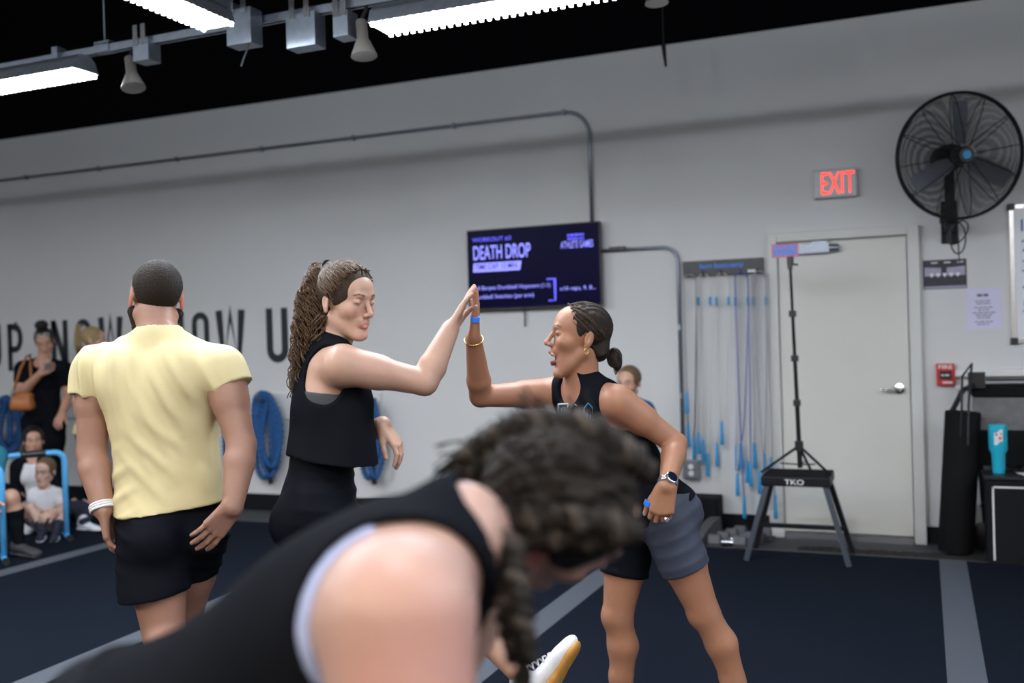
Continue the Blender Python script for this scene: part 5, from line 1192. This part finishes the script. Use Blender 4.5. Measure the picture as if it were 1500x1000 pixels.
# ------------------------------------------------------------------ bending woman with braids, close to the camera
def woman_braids():
    J = {k: px(v) for k, v in dict(pelvis=(215, 1130, 1.12), neck=(668, 800, 1.10), SR=(583, 905, .93), SL=(690, 800, 1.27), ER=(600, 1240, .88), WR=(690, 1520, .92), EL=(620, 1040, 1.28), WL=(640, 1290, 1.25)).items()}
    J['HR'] = J['pelvis']+cv(.03, -.05, -.09); J['HL'] = J['pelvis']+cv(-.0, -.05, .09)
    for sd, o_ in (('R', -.09), ('L', .09)):
        J['K'+sd] = npv((J['H'+sd][0]+.10, J['H'+sd][1]+.02, .50)); J['A'+sd] = npv((J['H'+sd][0]+.02, J['H'+sd][1], .09))
    hc = px((806, 752, 1.22)); J['head'] = hc+cv(-.055, -.03, 0)
    skin = (.47, .30, .255); root = person_root(J['pelvis'], 'woman with braided dark hair and black tank top bending forward in the foreground')
    g, T = body_ops(J, arm=1.30, leg=1.05, neck=.054)
    u, f, r = T['u'], T['f'], T['r']
    Rm = frame(cv(.76, -.52, .34), cv(.56, .55, -.56)); ho, L = head_ops(hc, Rm, .95)
    hr, _ = hand_ops(J['WR'], (0, 0, -1), cv(1, 0, 0), cv(0, 0, 1), 1, ((.3, .4, .3),)*4); hl, _ = hand_ops(J['WL'], (0, 0, -1), cv(-1, 0, 0), cv(.5, 0, .5), 1, ((.3, .4, .3),)*4)
    ops = g['torso']+g['neck']+g['armL']+g['armR']+g['legL']+g['legR']+ho+hr+hl
    V, Q = sdf_mesh(ops, .006, [(hc, .16, .003)])
    pk = (.56, .25, .23); sp = [(px((640, 985, .86)), px((600, 1010, .86)), .03, .07, pk, .45), (px((560, 840, .86)), px((600, 850, .86)), .02, .06, (.52, .29, .24), .5), (px((830, 830, 1.12)), px((800, 850, 1.12)), .03, .05, (.62, .22, .2), .6), (L(.078, -.02, 0), L(.078, -.02, -.02), .02, .02, (.66, .22, .18), .6)]
    C = tinted(V, skin, face_spots(L, skin, (.5, .14, .14), (.05, .03, .02), 1, 'open')+sp); np_mesh('body', V, Q, 'skin', root, C)
    tank = infl(g['torso'], .012)+[('sub', Cone(px((583, 905, 1.0)), px((578, 912, .70)), .098, .130), .01), ('sub', Cone(J['neck']+u*.055, J['neck']+u*.25, .060, .10), .01), ('sub', Ell(px((700, 790, 1.36)), (.09, .09, .10), CAMR), .01), ('plane', (J['pelvis'], -u), 0)]
    cloth('tank_top', tank, 'black_cloth', root, .006, 2)
    cloth('sports_bra', infl(g['torso'], .005)+[('sub', Cone(px((592, 905, 1.0)), px((590, 912, .70)), .090, .120), .01), ('plane', (J['pelvis']+u*.22, -u), 0), ('plane', (J['neck']-u*.04, u), 0)], 'bra_blue', root, .006)
    lg = infl(g['torso'], .007)+infl(g['legL'], .006)+infl(g['legR'], .006)+[('plane', (J['pelvis']+u*.14, u), 0), ('plane', (np.array([0, 0, .40]), np.array([0, 0, -1.])), 0)]
    cloth('leggings', lg, 'black_sport', root, .008)
    cap = [('add', Ell(L(0, -.014, .038), (.080, .098, .088), Rm), 0), ('sub', Ell(L(0, .105, -.040), (.085, .070, .105), Rm), .012), ('sub', Cone(L(-.2, .04, -.10), L(.2, .04, -.10), .085, .085), .01), ('sub', Ell(L(.088, -.008, -.014), (.03, .022, .034), Rm), .008), ('sub', Ell(L(-.088, -.008, -.014), (.03, .022, .034), Rm), .008), ('plane', (L(0, 0, -.07), Rm@np.array([0, .3, -1])), 0)]
    V, Q = sdf_mesh(cap, .0035); N = vnormals(V, Q); lc = (V-hc)@Rm; V = V+N*(.003*np.sin(lc[:, 0]*170+5*np.sin(lc[:, 1]*34)+3*np.sin(lc[:, 2]*40))+.002*np.sin(lc[:, 0]*420+lc[:, 1]*60))[:, None]
    np_mesh('hair', V, Q, 'hair_ash', root)
    def braid(path, R_, n, name):
        """three strands weaving along a path"""
        pts = [npv(p) for p in path]; cum = [0]
        for a, b in zip(pts, pts[1:]): cum.append(cum[-1]+np.linalg.norm(b-a))
        def at(s_):
            s_ = min(max(s_, 0), cum[-1]-1e-6); i = max(j for j in range(len(cum)) if cum[j] <= s_); i = min(i, len(pts)-2); w = (s_-cum[i])/(cum[i+1]-cum[i]); return pts[i]*(1-w)+pts[i+1]*w, unit(pts[i+1]-pts[i])
        for k in range(3):
            cu = []
            for i in range(n*8+1):
                q = i/(n*8); c, t = at(q*cum[-1]); a = unit(np.cross(t, [.2, .9, .3])); b = np.cross(t, a); ph = 2*math.pi*(q*n/1.0+k/3)
                rr = R_*(1-.35*q); cu.append(Vector(c+a*(rr*1.1*math.sin(ph))+b*(rr*.6*math.sin(2*ph))))
            mb = MB(); mb.tube(cu, [R_*.56*(1-.35*i/(n*8)) for i in range(n*8+1)], 8); mb.build(name, 'hair_ash' if k else 'hair_ash_light', root, smooth=True)
    braid([L(.055, .050, .088), L(.064, .02, .092), L(.078, -.03, .075), L(.082, -.068, .03), L(.068, -.085, -.03), px((742, 800, 1.08)), px((750, 860, 1.06)), px((757, 920, 1.05)), px((765, 965, 1.05))], .021, 9, 'braid_strand')
    braid([L(-.03, .05, .108), L(-.035, .02, .116), L(-.045, -.04, .11), L(-.05, -.09, .06), L(-.05, -.105, .0), L(-.06, -.10, -.06), px((690, 800, 1.3)), px((690, 900, 1.3))], .021, 9, 'braid_strand')
    cur = []; rd = random.Random(9)
    for k in range(120):   # flyaway wisps and the brush ends of the braids
        if k < 40: p0 = px((766+rd.uniform(-6, 6), 962, 1.05)); d_ = cv(rd.uniform(-.25, .35), -1, rd.uniform(-.2, .2)); ln = rd.uniform(.02, .045)
        else:
            a = rd.uniform(-1.3, 1.3); b = rd.uniform(-.5, 2.6); n_ = Rm@unit([math.sin(a), -math.sin(b), math.cos(a)*max(.1, math.cos(b))+.2]); p0 = L(0, -.014, .038)+n_*.094; d_ = unit(n_*.35+Rm@np.array([rd.uniform(-.5, .5), -.9, rd.uniform(-.4, .2)])); ln = rd.uniform(.02, .05)
        pts = [Vector(p0+d_*ln*i/6+cv(.003*math.sin(i+k), .003*math.cos(i*1.3+k), 0)) for i in range(7)]; cur.append((pts, .0016))
    for k in range(70):
        p0 = px((690+rd.uniform(-12, 20), 668+rd.uniform(-25, 40), 1.27)); d_ = unit(cv(-1, rd.uniform(-.8, .3), rd.uniform(-.3, .3))); ln = rd.uniform(.02, .05)
        cur.append(([Vector(p0+d_*ln*i/5+cv(0, -.012*(i/5)**2, 0)) for i in range(6)], .0018))
    strand_mesh('wisps', cur, 'hair_ash', root, 4)['kind'] = 'stuff'
    for sd in 'LR':
        uo, so, q1, q2 = shoe_ops(J['A'+sd], cv(.9, 0, .3)*np.array([1, 1, 0]), (0, 0, 1)); s2 = cloth('shoe', uo, 'dark_shoe', root, .008); cloth('shoe_sole', so, 'white_cloth', s2, .008)
woman_braids()
# ------------------------------------------------------------------ people by the wall
def figure(jt, label, skin, head, fw, up, hs=1.0, bs=1.0, male=False, arm=1.0, leg=1.0, hands=None, eyes='open', h=.008):
    J = {k: px(v) if len(v) == 3 and not isinstance(v, np.ndarray) else v for k, v in jt.items()}
    hc = px(head); J['head'] = hc+cv(0, -.05*hs, 0); root = person_root(J['pelvis'], label); g, T = body_ops(J, male=male, bs=bs, arm=arm, leg=leg, neck=.050, bust=.9 if bs > .9 else .2)
    Rm = frame(fw, up); ho, L = head_ops(hc, Rm, hs)
    ops = g['torso']+g['neck']+g['armL']+g['armR']+g['legL']+g['legR']+ho; ref = [(hc, .15*hs, .0045)]
    for sd in 'LR':
        d_ = unit(J['W'+sd]-J['E'+sd]); hd = (hands or {}).get(sd, {}); f_ = hd.get('f', d_); n_ = hd.get('n', cv(0, -.3, 1))
        o, t = hand_ops(J['W'+sd], f_, n_, hd.get('t', cv(.3, .3, -1)), hs*.98, ((hd.get('curl', .35),)*3,)*4); ops += o; ref.append((J['W'+sd]+unit(npv(f_))*.09*hs, .11*hs, .0045))
    V, Q = sdf_mesh(ops, h, ref); np_mesh('body', V, Q, 'skin', root, tinted(V, skin, face_spots(L, skin, (.40, .12, .11), (.05, .03, .02), hs, eyes)))
    return root, g, T, L, Rm, J, hc
def haircap(L, Rm, mt, root, s=1.0, back=-.07, puff=1.0, name='hair'):
    S = lambda *a: tuple(x*s for x in a)
    cap = [('add', Ell(L(0, -.014, .040), S(.082*puff, .100*puff, .090*puff), Rm), 0), ('sub', Ell(L(0, .108, -.032), S(.082, .068, .102), Rm), .012), ('sub', Ell(L(.088, -.01, -.016), S(.03, .024, .036), Rm), .008), ('sub', Ell(L(-.088, -.01, -.016), S(.03, .024, .036), Rm), .008), ('sub', Cone(L(-.2, .045, -.10), L(.2, .045, -.10), .085*s, .085*s), .01), ('plane', (L(0, 0, back), Rm@np.array([0, .3, -1])), 0)]
    return cloth(name, cap, mt, root, .005, 1)
SK = (.52, .29, .205)
# standing woman in black with a phone
D = 8.85
r_, g, T, L, Rm, J, hc = figure(dict(pelvis=(64, 612, D), neck=(64, 530, D), SR=(34, 540, D-.02), SL=(93, 540, D), ER=(30, 576, D-.10), WR=(60, 546, D-.26), EL=(101, 582, D), WL=(90, 606, D-.15), HR=(50, 618, D), HL=(78, 618, D), KR=(52, 680, D), AR=(52, 731, D), KL=(78, 680, D), AL=(79, 731, D)),
    'woman in black with sunglasses on her head, standing and looking at a phone', SK, (65, 500, D-.02), cv(.35, -.45, -.85), cv(0, 1, -.4), arm=1.1, hands={'R': dict(f=cv(.75, .35, -.3), n=cv(0, .5, 1), curl=.5)})
cloth('black_top', infl(g['torso'], .014)+infl(g['armL'][:1]+g['armR'][:1], .014)+[('sub', Cone(J['neck']+T['u']*.0+T['f']*.03, J['neck']+T['u']*.2, .075, .1), .01), ('plane', (J['pelvis']-T['u']*.10, -T['u']), 0)], 'black_cloth', r_, .008)
cloth('trousers', infl(g['torso'][:1]+g['torso'][4:], .0)+infl(g['legL']+g['legR'], .022)+[('plane', (J['pelvis']+T['u']*.1, T['u']), 0), ('plane', (np.array([0, 0, .06]), np.array([0, 0, -1.])), 0)], 'black_cloth', r_, .009)
haircap(L, Rm, 'hair_black', r_)
cloth('hair_bun', [('add', Ell(L(0, -.03, .15), (.058, .052, .045), Rm), 0)], 'hair_black', r_, .006)
mb = MB()
for q in (-1, 1): mb.tube([Vector(L(q*.034+.026*math.cos(a), .075+.004*math.sin(a), .098+.018*math.sin(a))) for a in [i*math.pi/6 for i in range(12)]], .005, 6, closed=True)
mb.tube([Vector(L(-.012, .079, .100)), Vector(L(.012, .079, .100))], .004, 6); mb.build('sunglasses', 'silver', r_, smooth=True)
for sd in 'LR':
    uo, so, a_, b_ = shoe_ops(np.array([J['A'+sd][0], J['A'+sd][1], .092]), cv(.2, 0, -1)*np.array([1, 1, 0]), (0, 0, 1)); s2 = cloth('shoe', uo, 'dark_shoe', r_, .01); cloth('shoe_sole', so, 'white_cloth', s2, .01)
hp = J['WR']+cv(.085, .045, -.05); mb = MB(); mb.box(Vector(hp), (.036, .005, .075), Matrix(np.stack([cv(.9, .3, -.2), unit(np.cross(cv(.9, .3, -.2), cv(.3, .6, -.7))), unit(cv(.3, .6, -.7))], 1).tolist())); ph2 = mb.build('phone', 'grey_cloth', bevel=.004); tag(ph2, 'pale phone held up in the hand of the woman in black', 'phone')
bc = px((33, 587, D-.27)); bag = thing('handbag', bc, 'tan orange leather handbag hanging from the arm of the woman in black', 'handbag')
bo = [('add', Box(bc, (.085, .05, .075), np.stack([npv(CR), npv(CF), npv(CU)], 1), .03), 0), ('add', Box(bc+cv(.0, -.04, 0), (.092, .06, .04), np.stack([npv(CR), npv(CF), npv(CU)], 1), .03), .03)]
V, Q = sdf_mesh(bo, .006); np_mesh('bag_body', V, Q, 'leather', bag)
mb = MB(); mb.tube([Vector(px((20, 572, D-.2))), Vector(px((30, 540, D-.16))), Vector(px((39, 522, D-.10))), Vector(px((44, 519, D-.02))), Vector(px((45, 540, D-.16))), Vector(px((46, 572, D-.18)))], .010, 6); mb.build('strap', 'leather', bag, smooth=True)
mb = MB(); mb.lathe(Vector(bc+cv(-.05, .07, -.06)), [(.018, 0), (.02, .01), (.01, .02)], 12, Vector(cv(0, 0, -1))); mb.build('clasp', 'silver', bag)
# blond woman in yellow beyond the man
D = 8.75
r_, g, T, L, Rm, J, hc = figure(dict(pelvis=(136, 625, D), neck=(130, 534, D), SR=(122, 548, D-.15), SL=(142, 548, D+.16), ER=(112, 588, D-.18), WR=(122, 630, D-.16), EL=(148, 590, D+.2), WL=(160, 630, D+.1), HR=(132, 632, D-.08), HL=(140, 632, D+.08), KR=(134, 684, D-.08), AR=(130, 731, D-.08), KL=(142, 684, D+.08), AL=(140, 728, D+.08)),
    'blond woman with ponytail in pale yellow T-shirt, turned sideways beyond the man', (.56, .33, .25), (137, 499, D), cv(.9, -.05, .3), cv(-.03, 1, 0))
cloth('t_shirt', infl(g['torso'], .018)+infl(g['armL'][:1]+g['armR'][:1], .02)+[('sub', Cone(J['neck']+T['u']*.03, J['neck']+T['u']*.2, .062, .08), .01), ('plane', (J['pelvis']-T['u']*.05, -T['u']), 0)], 'yellow_cloth', r_, .008)
cloth('leggings', infl(g['torso'][:1]+g['torso'][4:], .0)+infl(g['legL']+g['legR'], .008)+[('plane', (J['pelvis']+T['u']*.08, T['u']), 0), ('plane', (np.array([0, 0, .1]), np.array([0, 0, -1.])), 0)], 'black_cloth', r_, .009)
haircap(L, Rm, 'hair_blond', r_)
cur = []; rd = random.Random(4)
for k in range(60):
    a0 = rd.uniform(-1, 1); b0 = rd.uniform(-1, 1); cur.append(([Vector(px((120+1.5*a0, 477+1.5*b0, D))), Vector(px((115+3*a0, 476+2*b0, D+.03*b0))), Vector(px((113+4*a0, 490, D+.05*b0))), Vector(px((114+5*a0, 505+2*b0, D+.05*b0))), Vector(px((117+5*a0, 514+4*b0, D+.04*b0)))], .006))
strand_mesh('ponytail', cur, 'hair_blond', r_, 5)['kind'] = 'stuff'
for sd in 'LR':
    uo, so, a_, b_ = shoe_ops(np.array([J['A'+sd][0], J['A'+sd][1], .092]), cv(1, 0, .2)*np.array([1, 1, 0]), (0, 0, 1)); s2 = cloth('shoe', uo, 'white_shoe', r_, .01); cloth('shoe_sole', so, 'white_cloth', s2, .01)
# seated woman in a black cardigan
D = 8.27
r_, g, T, L, Rm, J, hc = figure(dict(pelvis=(56, 738, D+.05), neck=(49, 672, D), SR=(28, 684, D-.04), SL=(70, 684, D+.02), ER=(24, 722, D-.1), WR=(40, 744, D-.28), EL=(92, 722, D), WL=(112, 738, D-.2), HR=(46, 746, D), HL=(70, 746, D), KR=(10, 742, D-.26), AR=(26, 764, D-.46), KL=(120, 745, D-.22), AL=(124, 764, D-.42)),
    'dark haired woman in black cardigan and white top sitting on the floor behind the boy', SK, (49, 646, D), cv(.45, 0, -.85), cv(-.05, 1, 0), hands={'R': dict(f=cv(.25, -1, -.2), n=cv(.1, 0, 1), curl=.5)})
cloth('white_top', infl(g['torso'], .010)+[('sub', Cone(J['neck']+T['u']*.02+T['f']*.03, J['neck']+T['u']*.2, .07, .1), .01), ('plane', (J['pelvis'], -T['u']), 0)], 'white_cloth', r_, .008)
cloth('cardigan', infl(g['torso'], .020)+infl(g['armL']+g['armR'], .014)+[('sub', Cone(J['neck']+T['f']*.14+T['u']*.1, J['pelvis']+T['f']*.16, .085, .09), .01), ('sub', Cone(J['neck']+T['u']*.03, J['neck']+T['u']*.2, .07, .1), .01), ('sub', Ell(J['WR'], (.07, .07, .07)), .0), ('sub', Ell(J['WL'], (.07, .07, .07)), .0)], 'black_cloth', r_, .008)
cloth('trousers', infl(g['torso'][:1]+g['torso'][4:], .0)+infl(g['legL']+g['legR'], .014)+[('plane', (J['pelvis']+T['u']*.1, T['u']), 0)], 'navy_cloth', r_, .009)
haircap(L, Rm, 'hair_black', r_, puff=1.03)
cloth('hair_knot', [('add', Ell(L(0, -.12, -.0), (.045, .04, .045), Rm), 0)], 'hair_black', r_, .006)
for sd, td in (('L', cv(.9, -.1, -.4)), ('R', cv(.8, -.1, -.5))):
    uo, so, a_, b_ = shoe_ops(J['A'+sd]+np.array([0, 0, .02]), td, (0, 0, 1), .95); s2 = cloth('shoe', uo, 'white_shoe', r_, .009); cloth('shoe_sole', so, 'white_cloth', s2, .009)
# small boy
D = 7.82
r_, g, T, L, Rm, J, hc = figure(dict(pelvis=(70, 764, D), neck=(67, 717, D), SR=(49, 724, D), SL=(86, 724, D), ER=(48, 745, D-.10), WR=(68, 750, D-.24), EL=(92, 745, D-.08), WL=(74, 752, D-.24), HR=(60, 768, D-.04), HL=(80, 768, D-.04), KR=(46, 744, D-.24), AR=(62, 777, D-.36), KL=(92, 748, D-.24), AL=(82, 778, D-.34)),
    'small boy in white T-shirt and grey shorts sitting on the mat with knees drawn up', (.62, .39, .31), (66, 691, D-.02), cv(-.05, -.12, -1), cv(.05, 1, 0), hs=.90, bs=.62, arm=.95, leg=.95, h=.007)
cloth('t_shirt', infl(g['torso'], .012)+infl(g['armL'][:1]+g['armR'][:1], .018)+[('sub', Cone(J['neck']+T['u']*.02, J['neck']+T['u']*.2, .05, .07), .01), ('plane', (J['pelvis']-T['u']*.02, -T['u']), 0)], 'white_cloth', r_, .007)
cloth('shorts', infl(g['torso'][:1], .014)+infl(g['legL'][:1]+g['legR'][:1], .014)+[('plane', (J['pelvis']+T['u']*.05, T['u']), 0)], 'grey_cloth', r_, .007)
haircap(L, Rm, 'hair_boy', r_, .90)
for sd, td in (('L', cv(.3, -.1, -1)), ('R', cv(.3, -.1, -1))):
    cloth('sock', [('add', Cone(J['A'+sd], J['A'+sd]+unit(J['K'+sd]-J['A'+sd])*.07, .030, .032), 0)], 'navy_cloth', r_, .006)
    uo, so, a_, b_ = shoe_ops(J['A'+sd]+np.array([0, 0, .012]), td, (0, 0, 1), .72); s2 = cloth('shoe', uo, 'navy_cloth', r_, .007); cloth('shoe_sole', so, 'white_cloth', s2, .007)
# person in teal, half out of view, sitting with one knee up
D = 6.95
r_, g, T, L, Rm, J, hc = figure(dict(pelvis=(-38, 752, D+.1), neck=(-34, 655, D+.1), SR=(-62, 668, D+.1), SL=(-6, 668, D+.1), ER=(-70, 715, D), WR=(-40, 735, D-.2), EL=(-14, 712, D-.08), WL=(-12, 735, D-.26), HR=(-52, 760, D+.05), HL=(-24, 752, D+.05), KR=(-84, 745, D-.1), AR=(-80, 792, D-.12), KL=(16, 728, D-.12), AL=(28, 795, D-.08)),
    'person in teal shirt with black knee socks sitting at the edge of the mat', SK, (-34, 622, D+.1), cv(.8, -.05, -.6), cv(0, 1, 0))
cloth('teal_shirt', infl(g['torso'], .02)+infl(g['armL'][:2]+g['armR'][:2], .022), 'teal_cloth', r_, .008)
cloth('teal_shorts', infl(g['torso'][:1]+g['torso'][4:], .012)+infl(g['legL'][:2]+g['legR'][:2], .022)+[('sub', Ell(J['KL'], (.10, .10, .10)), .0), ('sub', Ell(J['KR'], (.10, .10, .10)), .0), ('plane', (J['pelvis']+T['u']*.1, T['u']), 0)], 'teal_cloth', r_, .008)
for sd in 'LR':
    kd = unit(J['A'+sd]-J['K'+sd]); cloth('knee_sock', infl(g['leg'+sd][3:], .006)+[('plane', (J['K'+sd]+kd*.09, -kd), 0)], 'black_cloth', r_, .007)
    uo, so, a_, b_ = shoe_ops(J['A'+sd]+np.array([0, 0, .01]), cv(.9, -.05, -.35) if sd == 'L' else cv(.2, 0, -1), (0, 0, 1), 1.0); s2 = cloth('shoe', uo, 'dark_shoe', r_, .008); cloth('shoe_sole', so, 'dark_shoe', s2, .008)
haircap(L, Rm, 'hair_dark', r_)
mb = MB(); p_ = px((-5, 812, D)); p_[2] = 0; p_ = px((-38, 790, D+.1)); mb.box((p_[0]-.03, p_[1]-.02, .06), (.14, .14, .06)); tag(mb.build('low_box', 'black_base', bevel=.02), 'low black padded box that the person in teal sits on', 'box')
# child in blue beyond the shouting woman
D = 6.5
r_, g, T, L, Rm, J, hc = figure(dict(pelvis=(935, 690, D), neck=(925, 588, D), SR=(903, 600, D), SL=(947, 600, D), ER=(896, 642, D-.05), WR=(915, 680, D-.15), EL=(966, 643, D-.02), WL=(944, 672, D-.15), HR=(922, 698, D), HL=(946, 698, D), KR=(922, 755, D), AR=(922, 796, D), KL=(946, 755, D), AL=(946, 796, D)),
    'child with light brown hair in blue shirt standing beyond the shouting woman', SK, (921, 562, D), cv(-.5, -.1, -.85), cv(0, 1, 0), hs=.95, bs=.72)
cloth('t_shirt', infl(g['torso'], .014)+infl(g['armL'][:1]+g['armR'][:1], .016)+[('sub', Cone(J['neck']+T['u']*.02, J['neck']+T['u']*.2, .055, .07), .01), ('plane', (J['pelvis']-T['u']*.05, -T['u']), 0)], 'rope_blue', r_, .008)
cloth('shorts', infl(g['torso'][:1]+g['torso'][4:], .010)+infl(g['legL'][:2]+g['legR'][:2], .014)+[('plane', (J['pelvis']+T['u']*.05, T['u']), 0)], 'navy_cloth', r_, .008)
haircap(L, Rm, 'hair_boy', r_, .95)
for sd in 'LR':
    uo, so, a_, b_ = shoe_ops(np.array([J['A'+sd][0], J['A'+sd][1], .07]), cv(-.5, 0, -.85)*np.array([1, 1, 0]), (0, 0, 1), .76); s2 = cloth('shoe', uo, 'dark_shoe', r_, .008); cloth('shoe_sole', so, 'white_cloth', s2, .008)
